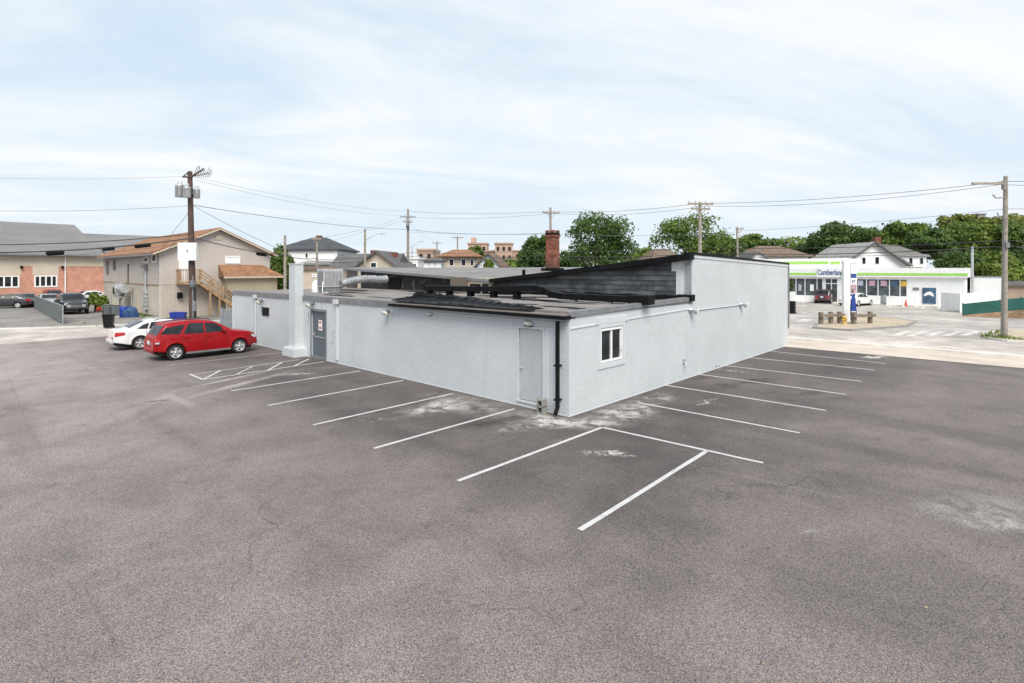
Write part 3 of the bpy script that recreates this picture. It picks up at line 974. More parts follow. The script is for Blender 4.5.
def fold(u, v):
    s = 1.2 + 6.9 * u
    t = -.2 + 2.6 * v * (.25 + .75 * min(1, u * 1.5))
    hgt = (.16 * (1 - abs(math.sin(6 * v + 2.6 * math.sin(5 * u + ph[0]) + 9 * u + ph[1]))) ** 2 + .09 * (1 - abs(math.sin(40 * u + 7 * v + 2 * math.sin(9 * v + ph[3]) + ph[2]))) ** 1.5 + .03) * math.sin(math.pi * v) ** .5
    hgt += .07 * math.sin(math.pi * v) * max(0, (u - .4) / .6)
    return (t, s, WT + .20 + max(.004, hgt * (.35 + .65 * u)))


MB().grid(fold, 190, 40).build('folded_membrane', M['membrane'], bd)
# tar patches on the near roof corner
tp = MB()
for (t0, s0, l, w) in [(1.3, 1.2, 2.2, .25), (1.6, 3.0, 1.2, .18), (.9, .3, .8, .12)]:
    pts = [(t0 + math.sin(a) * w * random.uniform(.6, 1.3), s0 + math.cos(a) * l * .5 * random.uniform(.7, 1.2), WT + .206) for a in np.linspace(0, 6.28, 18)[:-1]]
    tp.poly(pts)
tp.build('tar_patch', M['black'], bd)
random.seed(21)
k_ = 0
for (t0, s0, l, w_) in [(3.0, 9.5, 3.0, .22), (1.6, 11.5, 2.4, .15), (4.8, 12.0, 4.0, .30), (2.2, 16.5, 3.5, .2), (5.6, 5.0, 3.2, .35), (5.9, 8.0, 4.0, .5), (3.2, 2.4, 2.6, .16), (6.7, 15.0, 6.0, .4), (2.4, 6.2, 2.4, .3), (6.6, 2.5, 3.6, .35), (3.4, 17.5, 5.0, .35), (1.2, 14.5, 3.0, .3), (5.2, 20.5, 4.0, .5), (1.9, 9.3, 2.2, .4), (4.6, 6.4, 2.6, .4), (3.6, 4.4, 2.4, .25)]:
    z_ = WT + .206 + .0012 * k_ if s0 < 7.0 else WT + .136 + .0012 * k_
    k_ += 1
    pts = [(t0 + math.sin(a) * w_ * random.uniform(.5, 1.4), min(24, s0 + math.cos(a) * l * .5 * random.uniform(.6, 1.25)), z_) for a in np.linspace(0, 6.28, 26)[:-1]]
    if s0 > 7.0:
        pts = [(p[0], max(8.02, p[1]), p[2]) for p in pts]
    else:
        pts = [(p[0], min(7.98, p[1]), p[2]) for p in pts]
    MB().poly(pts).build('tar_patch', M['black'], bd)
# membrane turned up against the black wall and loose offcuts
up = MB()
for i in range(20):
    a, b_ = .6 + i * .5, .6 + (i + 1) * .5
    h1, h2 = .16 + .025 * math.sin(i * 1.9), .16 + .025 * math.sin((i + 1) * 1.9)
    zb_ = WT + .20 if a < 7.5 else WT + .13
    up.add([(ST - .45, a, zb_), (ST - .45, b_, zb_), (ST - .02, b_, zb_ + h2), (ST - .02, a, zb_ + h1)], [(0, 1, 2, 3)])
up.build('turned_up_membrane', M['membrane'], bd)
# vent pipe and brick stack
MB().tube([(ST + 1.5, VAL - .7, 3.5), (ST + 1.5, VAL - .7, 4.02)], .09, 10).build('vent_pipe', M['blackmetal'], bd)
ch = P(552.5, 269, 33.0)
ct, cs = toB(ch)
bst = MB().box(ct - .3, ct + .3, cs - .3, cs + .3, 3.6, 6.25).box(ct - .35, ct + .35, cs - .35, cs + .35, 6.0, 6.14)
for i in (-1, 1):
    for j in (-1, 1):
        bst.box(ct + i * .22 - .09, ct + i * .22 + .09, cs + j * .22 - .09, cs + j * .22 + .09, 6.25, 6.42)
bso = bst.build('brick_stack', M['chimbrick'], bd)
MB().box(ct - .32, ct + .32, cs - .32, cs + .32, 6.14, 6.26).build('stack_cap', M['blackmetal'], bso)
MB().box(ct - .5, ct + .5, cs - .5, cs + .5, 3.6, 4.12).build('stack_flashing', M['black'], bd)
# white roof vents along the rear roof
MB().box(15, 15.6, 4.2, 5.0, 4.1, 4.62).build('roof_hatch', M['white'], bd)

# ---- things that stand on the low roof
rt = thing('duct_run', 'long black metal duct on short legs across the low roof', 'duct', B(4.0, 0, WT + .20), ROT)
du = MB()
path = [(0, 11.4, .30), (0, 8, .33), (0, 5.0, .42), (0, 4.5, .44), (0, 4.1, .38), (0, 3.8, .24), (0, 3.3, .18), (0, .4, .16)]
for a, b_ in zip(path[:-1], path[1:]):
    a, b_ = Vector(a), Vector(b_)
    e = (b_ - a).normalized() * .02
    du.bar(a - e, b_ + e, .34, .22)
du.box(-.20, .20, -.3, .45, .02, .30)
du.build('duct', M['blackmetal'], rt)
for s, hh in ((11.1, .2), (9.7, .21), (8.3, .22), (6.9, .25), (5.6, .3)):
    MB().box(-.12, .12, s - .12, s + .12, 0, hh).build('leg', M['black'], rt)
for s in (2.8, 1.3):
    MB().box(-.10, .10, s - .1, s + .1, 0, .12).build('leg', M['lamp'], rt)
cu_p = P(330, 291.2, 29.3)
ct2, cs2 = toB(cu_p)
ac = thing('condenser_unit', 'white rooftop condenser on a grey base beside the flue', 'air conditioner', B(ct2, cs2, WT + .13), ROT)
MB().box(-.55, .55, -.38, .38, .30, 1.24).box(-.56, .56, -.39, .39, 1.22, 1.28).build('cabinet', mk('condenser_paint', (.50, .51, .52), .5, .08, 3, dirt=.3), ac)
MB().box(-.5, .5, -.34, .34, 0, .30).build('base', M['flash'], ac)
gr_ = MB()
for i in range(9):
    gr_.box(-.57, -.55, -.30 + i * .07, -.28 + i * .07, .36, 1.15)
gr_.build('grille', M['flash'], ac)
g2_ = MB()
for i in range(13):
    g2_.box(-.50 + i * .08, -.47 + i * .08, -.40, -.38, .36, 1.15)
g2_.build('grille', M['flash'], ac)
MB().tube([(-.56, -.3, .6), (-.62, -.36, .3), (-.7, -.5, .02), (-.6, -.9, .03)], .025, 6).build('hose', M['white'], ac)
a0, a1 = P(341, 284, 29.2), P(386, 279, 31.5)
fd = MB()
pts = []
rs = []
for i in range(40):
    f = i / 39
    p = a0.lerp(a1, f) + Vector((0, 0, .14 * math.sin(math.pi * min(1, f * 1.15))))
    pts.append(p)
    rs.append(.20 + (.02 if i % 2 else -.01) + random.uniform(-.015, .015))
fd.tube(pts, rs, 14)
tag(fd.build('foil_duct', M['foil']), 'silver wrapped flexible duct running from the white rooftop condenser', 'duct')
hp = P(318, 287, 29.6)
hd = MB()
hd.lathe([(.3, -.5), (.34, -.2), (.32, .15), (.2, .35), (0, .4)], 16, Matrix.Translation(hp))
tag(hd.build('vent_cowl', M['white']), 'rounded white roof vent between the flue and condenser', 'vent')
cb = thing('cinder_block', 'grey concrete block standing by the black downspout', 'block', B(-.22, .78, 0), ROT)
cbm = MB()
for (z0, z1) in ((0, .04), (.18, .22), (.36, .40)):
    cbm.box(-.1, .1, -.1, .1, z0, z1)
cbm.box(-.1, .1, -.1, -.07, .04, .36).box(-.1, .1, .07, .1, .04, .36)
cbm.build('shell', M['cinder'], cb)
MB().box(.02, .06, -.07, .07, .04, .36).build('core_shade', M['dark'], cb)  # near-black plate: shade inside the block's hollows, put in as colour


# ================================================================ VEHICLES
def smooth(a, b, x):
    t = min(1, max(0, (x - a) / (b - a)))
    return t * t * (3 - 2 * t)


def car(name, label, cat, loc, rz, paint, top, W, belt, roofz, xw, wr, side_win, front_win, rear_win, sill=.30, plan=(.28, .22), hubs='alloy', group=None,
        tail=None, head=None, plate=True, doors=(), bumper=None, rails=False, tumble=.21, lamps_low=False):
    root = thing(name, label, cat, loc, rz, group)
    tx = np.array([p[0] for p in top])
    tz = np.array([p[1] for p in top])
    o_ = np.argsort(tx)
    tx, tz = tx[o_], tz[o_]
    xr, xf = tx[0], tx[-1]
    hw0 = W / 2
    ra = wr + .055

    def zt(x):
        return float(np.interp(x, tx, tz))

    def zb(x):
        z = sill + .10 * smooth(xf - .7, xf, x) + .14 * smooth(xr + .8, xr, x)
        for w in xw:
            d = abs(x - w)
            if d < ra:
                z = max(z, wr + math.sqrt(ra * ra - d * d))
        return z

    def hw(x):
        f = smooth(xf - .75, xf, x) ** 1.6
        r = smooth(xr + .65, xr, x) ** 1.6
        return hw0 * (1 - plan[0] * f - plan[1] * r)

    def ys(x, z):
        h_ = hw(x)
        flare = 0
        for w in xw:
            d = math.hypot(x - w, z - wr)
            if d < ra + .12:
                flare = .025 * smooth(ra + .12, ra + .01, d)
        if z <= belt:
            k = (z - belt * .68) / (belt * .68)
            y = h_ * (1 - .055 * k * k - .02 * max(0, k) ** 1.0) + flare
        else:
            k0 = (belt - belt * .68) / (belt * .68)
            y = h_ * (1 - .055 * k0 * k0 - .02 * k0 - tumble * ((z - belt) / (roofz - belt)) ** 1.15)
        zz, zt_ = zb(x), zt(x)
        q = (z - zz) / max(.05, zt_ - zz)
        y *= 1 - .075 * smooth(.90, 1.0, q) ** 2
        return y
    xs = set(np.linspace(xr, xf, 84).tolist()) | set(tx.tolist())
    for w in xw:
        for a in np.linspace(-1, 1, 15):
            xs.add(w + a * ra)
        xs.add(w - ra - .004)
        xs.add(w + ra + .004)
    xs = sorted(xs)
    Q = [0, .08, .2, .35, .5, .65, .78, .88, .94, .975, 1]
    YF = [.9, .65, .35, 0]
    vs, fs = [], []
    for x in xs:
        ring = []
        z0, z1 = zb(x), zt(x)
        for q in Q:
            z = z0 + (z1 - z0) * q
            ring.append((x, ys(x, z), z))
        yt = ring[-1][1]
        for yf in YF:
            ring.append((x, yt * yf, z1 + .028 * (1 - yf * yf)))
        full = ring + [(p[0], -p[1], p[2]) for p in reversed(ring[:-1])]
        vs += full
    m = len(Q) * 2 + len(YF) * 2 - 1
    for i in range(len(xs) - 1):
        for k in range(m - 1):
            fs.append((i * m + k, i * m + k + 1, (i + 1) * m + k + 1, (i + 1) * m + k))
        fs.append((i * m + m - 1, i * m, (i + 1) * m, (i + 1) * m + m - 1))
    fs.append(tuple(range(m)))
    fs.append(tuple(range((len(xs) - 1) * m, len(xs) * m)))
    b = MB().add(vs, fs, True)
    b.sm[-1] = b.sm[-2] = False
    b.build('body', paint, root)
    # dark floor behind the arches
    MB().box(xr + .25, xf - .3, -hw0 * .80, hw0 * .80, sill - .08, wr * 2 + .1).build('underbody', M['dark'], root)
    # glass
    for sgn in (1, -1):
        for (pts) in side_win:
            (xa, za), (xb, zb_), (xc, zc), (xd, zd) = pts

            def fn(u, v):
                x = (xa + (xb - xa) * u) * (1 - v) + (xd + (xc - xd) * u) * v
                z = (za + (zb_ - za) * u) * (1 - v) + (zd + (zc - zd) * u) * v
                return (x, sgn * (ys(x, z) + .010), z)
            MB().grid(fn, 8, 5).build('side_window', M['glass'], root)
    for nm, (xa, xb, w0, w1) in (('windscreen', front_win), ('rear_window', rear_win)):
        def fn(u, v):
            x = xa + (xb - xa) * u
            e = .01
            nrm = Vector((-(zt(x + e) - zt(x - e)), 0, 2 * e)).normalized()
            yf = (v * 2 - 1) * (w0 + (w1 - w0) * u)
            yt = ys(x, zt(x))
            return tuple(Vector((x, yt * yf, zt(x) + .028 * (1 - yf * yf))) + nrm * .012)
        MB().grid(fn, 8, 10).build(nm, M['glass'], root)
    # wheels
    for w in xw:
        for sgn in (1, -1):
            mt = Matrix.Translation((w, sgn * (hw0 - .115), wr)) @ Matrix.Scale(sgn, 4, (0, 1, 0))
            ty = MB().lathe([(wr * .62, -.10), (wr * .9, -.11), (wr, -.08), (wr, .07), (wr * .93, .10), (wr * .68, .105), (wr * .64, .07)], 28, mt, 'y').build('wheel', M['tyre'], root)
            rm = MB().lathe([(wr * .69, .085), (wr * .66, .10), (wr * .60, .085), (wr * .58, .02)], 28, mt, 'y')
            ns = 5
            for k in range(ns):
                a = 2 * math.pi * k / ns + .3
                c_, s_ = math.cos(a), math.sin(a)
                pts = []
                for (r_, hw_) in ((.0, .05), (.61 * wr, .035)):
                    for dd in (-1, 1):
                        pts.append((r_ * c_ - dd * (hw_ + .02) * s_, r_ * s_ + dd * (hw_ + .02) * c_))
                vv = [mt @ Vector((p[0], y_, p[1])) for y_ in (.045, .085) for p in pts]
                rm.add(vv, [(0, 1, 3, 2), (4, 6, 7, 5), (0, 2, 6, 4), (1, 5, 7, 3), (2, 3, 7, 6)])
            rm.lathe([(.0, .1), (.055, .095), (.06, .05)], 12, mt, 'y')
            rm.build('rim', M['rim'], ty)
            MB().lathe([(0, .0), (wr * .6, .0), (wr * .62, -.05)], 20, mt, 'y').build('shade_backing', M['dark'], ty)  # near-black backing disc paints in the shade behind the spokes
    # seams, handles, mirrors
    for x in doors:
        for sgn in (1, -1):
            def fn(u, v):
                z = sill + .12 + (belt + .0 - sill - .12) * v
                return (x + (u - .5) * .014, sgn * (ys(x, z) + .004), z)
            MB().grid(fn, 1, 8).build('door_seam', M['dark'], root)
    if len(doors) > 1:
        for x in doors[1:]:
            for sgn in (1, -1):
                y = ys(x + .18, belt - .12)
                MB().box(x + .06, x + .26, sgn * y - .004, sgn * (y + .03) if sgn > 0 else sgn * y + .004, belt - .14, belt - .10).build('door_handle', paint, root) if sgn > 0 else \
                    MB().box(x + .06, x + .26, -y - .03, -y + .004, belt - .14, belt - .10).build('door_handle', paint, root)
        for sgn in (1, -1):
            xm = doors[0] - .18
            y = ys(xm, belt + .06)
            q = MB().lathe([(0, -.08), (.07, -.06), (.085, 0), (.06, .06), (0, .07)], 10, Matrix.Translation((xm, sgn * (y + .12), belt + .10)) @ Matrix.Diagonal((.75, 1.25, 1, 1)))
            q.bar((xm, sgn * (y - .02), belt + .05), (xm, sgn * (y + .08), belt + .07), .05)
            q.build('wing_mirror', paint, root)
    # lamps wrap the corners
    for spec, mt_, nm in ((tail, M['taillight'], 'tail_light'), (head, M['headlight'], 'headlight')):
        if not spec:
            continue
        xa, xb, za, zb2, zc, zd = spec       # from xa (inner end) to xb, z low/high at each end
        for sgn in (1, -1):
            def fn(u, v):
                x = xa + (xb - xa) * u
                z = (za + (zc - za) * u) * (1 - v) + (zb2 + (zd - zb2) * u) * v
                z = min(z, zt(x) - .01)
                return (x, sgn * (ys(x, z) + .012), z)
            k = MB().grid(fn, 8, 4)
            end = xr if nm == 'tail_light' else xf
            sg2 = -1 if nm == 'tail_light' else 1
            y1 = ys(end, zc) * .99
            if not lamps_low:
                y0 = y1 * .62
                z0_, z1_ = sorted((zc, min(zd, zt(end) - .02)))
                lo, hi = sorted((sgn * y0, sgn * y1))
                k.box(min(end, end + sg2 * .012), max(end, end + sg2 * .012), lo, hi, z0_, z1_)
            k.build(nm, mt_, root)
    if plate:
        MB().box(xr - .02, xr + .0, -.16, .16, .72, .88).build('licence_plate', M['plate'], root)
    if bumper:
        for (x_, sg2) in ((xr, -1), (xf, 1)):
            def fn(u, v):
                a = (u - .5) * 2
                y = hw(x_) * 1.0 * a
                x = x_ + sg2 * (.07 - .05 * a * a) * math.sin(math.pi * (.1 + .8 * v))
                return (x, y, bumper[0] + (bumper[1] - bumper[0]) * v)
            MB().grid(fn, 12, 6).build('bumper', paint if bumper[2] == 'body' else M[bumper[2]], root)
    if rails:
        for sgn in (1, -1):
            MB().tube([(.1, sgn * .58, roofz + .03), (-.1, sgn * .58, roofz + .07), (-1.6, sgn * .58, roofz + .06), (-1.8, sgn * .58, roofz + .0)], .02, 6).build('roof_rail', M['blackplastic'], root)
        for sgn in (1, -1):
            MB().box(-.95, .95, sgn * hw0 * .985 - .03, sgn * hw0 * .985 + .03, sill - .05, sill + .03).build('sill_trim', M['chrome'], root)
    return root


SUV = dict(top=[(2.26, .55), (2.25, .72), (2.2, .84), (2.08, .95), (1.8, 1.03), (1.4, 1.09), (1.1, 1.13), (.72, 1.36), (.40, 1.55), (.14, 1.63), (-.3, 1.69), (-.9, 1.70), (-1.45, 1.66), (-1.68, 1.60), (-1.84, 1.42), (-2.02, 1.12), (-2.10, .98), (-2.15, .80), (-2.16, .55)],
           W=1.82, belt=1.09, roofz=1.70, xw=(1.36, -1.36), wr=.35,
           side_win=[[(.80, 1.125), (-.14, 1.135), (-.14, 1.575), (.30, 1.535)], [(-.22, 1.135), (-1.06, 1.155), (-.80, 1.59), (-.22, 1.58)], [(-1.20, 1.16), (-1.93, 1.19), (-1.72, 1.45), (-.94, 1.56)]],
           front_win=(.96, .24, .88, .90), rear_win=(-1.76, -2.02, .93, .95), doors=(.78, -.18, -1.08), tail=(-1.9, -2.13, .86, .98, .86, 1.02), head=(1.95, 2.2, .78, .89, .68, .82),
           bumper=(.36, .60, 'body'), tumble=.24)
SEDAN = dict(top=[(2.45, .55), (2.42, .68), (2.3, .78), (1.9, .88), (1.3, .95), (1.05, .98), (.6, 1.2), (.25, 1.36), (-.1, 1.44), (-.7, 1.45), (-1.2, 1.36), (-1.6, 1.17), (-1.85, 1.05), (-2.2, 1.02), (-2.38, .98), (-2.44, .82), (-2.45, .55)],
             W=1.84, belt=.95, roofz=1.45, xw=(1.45, -1.37), wr=.33,
             side_win=[[(.72, .99), (-.12, 1.0), (-.12, 1.34), (.22, 1.29)], [(-.2, 1.0), (-1.0, 1.02), (-.86, 1.34), (-.2, 1.35)], [(-1.06, 1.02), (-1.5, 1.05), (-1.22, 1.24), (-.94, 1.32)]],
             front_win=(.98, .22, .86, .9), rear_win=(-1.12, -1.78, .9, .84), doors=(.8, -.16, -1.1), tail=(-2.0, -2.40, .78, .92, .70, .93), head=(2.0, 2.38, .66, .79, .58, .70),
             bumper=(.34, .58, 'body'), sill=.27, tumble=.24)
PICKUP = dict(top=[(2.75, .62), (2.73, 1.02), (2.62, 1.12), (2.2, 1.17), (1.55, 1.22), (1.3, 1.26), (.9, 1.52), (.6, 1.74), (.3, 1.84), (-.2, 1.87), (-.8, 1.86), (-1.0, 1.78), (-1.05, 1.3), (-1.1, 1.24), (-2.7, 1.22), (-2.74, 1.1), (-2.75, .62)],
              W=1.98, belt=1.22, roofz=1.86, xw=(1.8, -1.75), wr=.40,
              side_win=[[(.95, 1.27), (.12, 1.28), (.12, 1.74), (.48, 1.70)], [(.04, 1.28), (-.86, 1.28), (-.84, 1.74), (.04, 1.75)]],
              front_win=(1.22, .55, .86, .9), rear_win=(-.98, -1.04, .8, .8), doors=(1.0, .08, -.9), tail=(-2.6, -2.74, .8, 1.15, .8, 1.15), head=(2.5, 2.72, .86, 1.04, .88, 1.04),
              bumper=(.45, .68, 'blackplastic'), sill=.42)

suv_o = car('parked_suv', 'red suv parked nose-in towards the grey painted wall', 'car', (0, 0, 0), 0, M['carred'], rails=True, **SUV)
axis = (G(240, 353.2) - G(175, 360.5))
hd_ = math.atan2(axis.y, axis.x)
mid = (G(240, 353.2) + G(175, 360.5)) / 2
suv_o.location = mid + Vector((-math.sin(hd_), math.cos(hd_), 0)) * .86
suv_o.rotation_euler.z = hd_
wht = car('parked_sedan', 'white sedan parked beside the red suv', 'car', (0, 0, 0), 0, M['carwhite'], **SEDAN)
ra_ = G(140, 349.5)
hd2 = ROT + .02
wht.rotation_euler.z = hd2
wht.location = ra_ + Vector((math.cos(hd2), math.sin(hd2), 0)) * 1.37 + Vector((-math.sin(hd2), math.cos(hd2), 0)) * .86
for sgn in (1, -1):
    MB().box(-2.13, -1.98, sgn * .80 - .03, sgn * .80 + .02, .78, .85).build('reversing_light', M['headlight'], suv_o)
# store cars
car('parked_suv', 'dark maroon suv parked facing the store windows', 'car', G(822, 303.5) + Rv * 1.6, ROT + .05, M['carmaroon'], **SUV)
car('parked_sedan', 'white sedan parked at the store behind the price sign', 'car', G(854, 306.0) + Rv * 1.0, ROT - .25, M['carwhite'], **SEDAN)
# yard cars
car('parked_pickup', 'black pickup truck with chrome grille strip facing the street beside the slat fence', 'pickup truck', G(76, 314.5) + Lv * 2.5, ROT - math.pi / 2, M['cardark'], **PICKUP)
pk_ = None
pk = [o for o in bpy.data.objects if o.name.startswith('parked_pickup')][-1]
MB().box(2.755, 2.78, -.78, .78, .74, .82).box(2.755, 2.775, -.16, .16, .60, .70).build('grille', M['chrome'], pk)
car('parked_sedan', 'dark sedan nearest the left edge of the yard', 'car', G(5, 308.5) + Lv * .8, ROT + 2.75, M['cardark'], **SEDAN)
car('parked_suv', 'dark suv behind the dark sedan by the brick hall', 'car', G(6, 301) + Lv * 1.5, ROT + 2.7, M['cardark'], **SUV)
car('parked_sedan', 'black car nosing out from behind the slat fence by the brick windows', 'car', G(31, 307.5) + Lv * 2.2 - Rv * .2, ROT - math.pi / 2, M['cardark'], **SEDAN)
car('parked_sedan', 'silver car parked just behind the slat fence', 'car', G(49, 310) + Lv * 4.5 + Rv * .5, ROT - math.pi / 2, M['carsilver'], **SEDAN)
car('parked_suv', 'red suv parked behind the black pickup', 'car', G(66, 306) + Lv * 5.0 - Rv * .5, ROT - math.pi / 2, M['carred'], **SUV)
car('parked_sedan', 'white car parked behind the green bush by the brick hall', 'car', G(90, 303.5) + Lv * 2.5, ROT - 2.9, M['carwhite'], **SEDAN)


# ================================================================ BRICK HALL (far left): frame along R
h0 = Vector(((0 - 512) / F * 68, 68, 0)) - Rv * 30
hall = thing('brick_hall', 'long orange brick hall with a grey roof behind the parked cars', 'building', h0, ROT)
# local x along facade (towards right in the picture), facade at y=0 facing -y
ev = 6.05


def hx(u):          # local x of the facade point seen at column u
    k = (u - 512) / F
    a = (h0.x - k * h0.y) / (k * Rv.y - Rv.x)
    return a


HL = hx(112)
HL = 30 + 24.0
wins = [(hx(-22) if True else 0, hx(19.5)), (hx(34), hx(57.5))]
wins = [(hx(-12), hx(19.3)), (hx(34), hx(57.3))]
holes = [(a, b_, 1.75, 3.30) for a, b_ in wins]
holed('x', 0, HL, 0, 4.55, 0, .4, holes).build('brick_wall', M['redbrick'], hall)
MB().box(0, HL, .04, .4, 4.55, ev).box(0, HL, -.03, .04, 4.50, 4.62).build('cream_band', M['creamband'], hall)
cbx = MB()
for a, b_ in wins:
    cbx.box(a - .15, b_ + .15, -.025, 0.0, 3.36, 4.50)
cbx.build('lintel_panel', M['creamband'], hall)
for a, b_ in wins:
    n_ = 4
    window(hall, 'x', a, b_, 1.75, 3.30, 0, -1, M['white'], M['glass'], w=.16, mull=[a + (b_ - a) * k / n_ for k in range(1, n_)])
MB().box(0, HL, 20, 20.4, 0, ev).box(HL - .4, HL, .4, 20, 0, ev).build('rear_wall', M['redbrick'], hall)
# two ridges: the high main roof and a lower one to the right
xa = hx(74)
rz1, rz2 = 11.45, 10.1
ry = 20.0
ro = MB()
k1 = 40.1
ro.add([(-1, -.7, ev), (k1 + .6, -.7, ev), (k1, ry, rz1), (-1, ry, rz1), (-1, 40, ev), (k1 + .6, 40, ev)], [(0, 1, 2, 3), (3, 2, 5, 4), (1, 5, 2)])
ro.add([(k1 + .8, -.68, ev), (HL + .6, -.68, ev), (HL + .6, ry, rz2), (k1 + .8, ry, rz2), (k1 + .8, 40, ev), (HL + .6, 40, ev)], [(0, 1, 2, 3), (3, 2, 5, 4), (1, 5, 2)])
ro.build('roof', M['hallroof'], hall)
MB().box(-1, HL + .6, -.85, -.70, ev - .16, ev + .06).build('gutter', M['flash'], hall)
MB().box(hx(65) - .06, hx(65) + .06, -.14, -.03, 0, ev - .1).build('downspout', M['white'], hall)
for u_ in (20, 61):
    MB().box(hx(u_), hx(u_) + .25, -.35, -.03, 4.2, 4.55).build('wall_lamp', M['blackmetal'], hall)

# ================================================================ BEIGE HOUSE (local x along R from C2, y along L; near walls x=0.. gable at y=0 facing -y, side wall x=0 facing -x)
C2 = G(159, 318.2)
hs = thing('beige_house', 'two storey beige gabled house with orange shingle roof and outside wooden stairs', 'house', C2, ROT)
EV, PK, GW, GL = 5.6, 7.65, 9.1, 21.5
holed('y', 0, GL, 0, 2.75, 0, .2, []).build('stucco_wall', M['beigestucco'], hs)
holed('y', 0, GL, 2.75, EV, -.02, .2, []).build('side_siding', M['beigelap'], hs)
MB().box(-.05, -.02, 0, GL, 2.70, 2.80).build('belt_board', M['wood'], hs)
MB().prism([(0.2, 0, 0), (GW, 0, 0), (GW, 0, 2.75), (.2, 0, 2.75)], (0, .2, 0)).build('board_wall', M['beigevert'], hs)
MB().prism([(-.02, -.02, 2.75), (GW, -.02, 2.75), (GW, -.02, EV), (GW / 2, -.02, PK - .08), (-.02, -.02, EV)], (0, .2, 0)).build('gable_wall', M['beigelap'], hs)
MB().box(GW - .2, GW, .2, GL, 0, EV).box(.2, GW - .2, GL - .2, GL, 0, EV).build('rear_wall', M['beigelap'], hs)
rf = MB()
sl = (PK - EV) / (GW / 2)
for sgn in (0, 1):
    e = (-.55, EV - .55 * sl) if sgn == 0 else (GW + .55, EV - .55 * sl)
    rf.prism([(e[0], -.45, e[1]), (GW / 2, -.45, PK), (GW / 2, -.45, PK + .13), (e[0], -.45, e[1] + .13)], (0, GL + .9, 0))
rf.build('roof', M['orangeroof'], hs)
MB().box(-.66, -.55, -.45, GL + .45, EV - .40, EV - .24).build('gutter', M['flash'], hs)
rk = MB()
for sgn in (0, 1):
    e = (-.55, EV - .55 * sl - .04) if sgn == 0 else (GW + .55, EV - .55 * sl - .04)
    rk.bar((e[0], -.48, e[1]), (GW / 2, -.48, PK - .02), .05, .13)
rk.build('rake_board', M['tanwall'], hs)


def yw(u):      # local y on the side wall (x=0) seen at column u
    k = (u - 512) / F
    return (C2.x - k * C2.y) / (k * Lv.y - Lv.x)


for ua, ub, va, vb in ((107, 109.5, 261, 274), (113.8, 116.2, 260, 270)):
    a, b_ = sorted((yw(ua), yw(ub)))
    yy = 45 + .683 * (a + b_) / 2
    window(hs, 'y', a, b_, 4 - (vb - 270) * yy / F, 4 - (va - 270) * yy / F, -.02, -1, M['flash'], M['glass'], w=.05)
for ua, ub, va, vb in ((144.5, 148.5, 256.5, 263), (152.5, 156.8, 254, 262.5)):
    a, b_ = sorted((yw(ua), yw(ub)))
    yy = 45 + .683 * (a + b_) / 2
    window(hs, 'y', a, b_, 4 - (vb - 270) * yy / F, 4 - (va - 270) * yy / F, -.02, -1, M['white'], M['glass'], w=.12)
MB().box(-.12, -.02, yw(129) - .06, yw(129) + .06, 2.8, 4.6).build('downspout', M['brownroof'], hs)
# gable window, vent, door, awning roof
gx = lambda u: (lambda k: (k * C2.y - C2.x) / (Rv.x - k * Rv.y))((u - 512) / F)
yz = lambda x, v: 4 + (270 - v) * (C2.y + .73 * x) / F
xa, xb = gx(225), gx(240)
window(hs, 'x', xa, xb, yz(xa, 263.5), yz(xa, 256), -.02, -1, M['white'], M['white'], w=.1)
MB().box(GW / 2 - .25, GW / 2 + .25, -.08, -.02, PK - .95, PK - .5).build('gable_vent', M['tanwall'], hs)
xd0, xd1 = gx(178.5), gx(190)
dz = 3.02
dd = box(xd0 + .12, xd1 - .12, -.075, -.02, dz + .02, dz + 2.1).build('door', M['white'], hs)
frame_mb('x', xd0 + .02, xd1 - .02, dz, dz + 2.2, -.09, -.02, .1).build('door_frame', M['white'], hs)
MB().box(xd0 + .2, xd0 + .26, -.12, -.075, dz + 1.0, dz + 1.1).build('handle', M['steel'], dd)
# stair deck
DX0, DX1, DY = gx(177) - .1, gx(195) + .05, -1.25
dk = MB().box(DX0, DX1, DY, -.03, dz - .22, dz)
dk.build('stair_deck', M['wood'], hs)
rl = MB()
for x in np.linspace(DX0 + .04, DX1 - .04, 4):
    rl.bar((x, DY + .04, dz), (x, DY + .04, dz + 1.0), .07)
for k in range(1, 12):
    x = DX0 + (DX1 - DX0) * k / 12
    rl.bar((x, DY + .04, dz + .08), (x, DY + .04, dz + .95), .035)
rl.bar((DX0, DY + .04, dz + 1.0), (DX1, DY + .04, dz + 1.0), .09)
rl.bar((DX0 + .04, DY, dz + 1.0), (DX0 + .04, -.05, dz + 1.0), .08)
for k in range(1, 9):
    y = DY * (1 - k / 9)
    rl.bar((DX0 + .04, y, dz + .05), (DX0 + .04, y, dz + .95), .035)
rl.build('deck_railing', M['wood'], hs)
SX0, SX1 = DX1, DX1 + 3.6
st = MB()
nst = 15
for k in range(nst):
    x = SX0 + (SX1 - SX0) * (k + .5) / nst
    z = dz - dz * (k + 1) / (nst + 1)
    st.box(x - .15, x + .15, DY, -.15, z - .045, z)
st.bar((SX0, DY + .02, dz - .15), (SX1, DY + .02, .05), .05, .28)
st.bar((SX0, -.2, dz - .15), (SX1, -.2, .05), .05, .28)
st.build('stairs', M['wood'], hs)
sr = MB()
for off in (1.0, .72, .45):
    sr.bar((SX0, DY + .0, dz + off), (SX1, DY + .0, off + .1), .06, .09)
for k in range(5):
    f = k / 4
    x = SX0 + (SX1 - SX0) * f
    z = dz * (1 - f) + .08 * f
    sr.bar((x, DY - .05, z - .1), (x, DY - .05, z + 1.05), .08)
sr.build('stair_railing', M['wood'], hs)
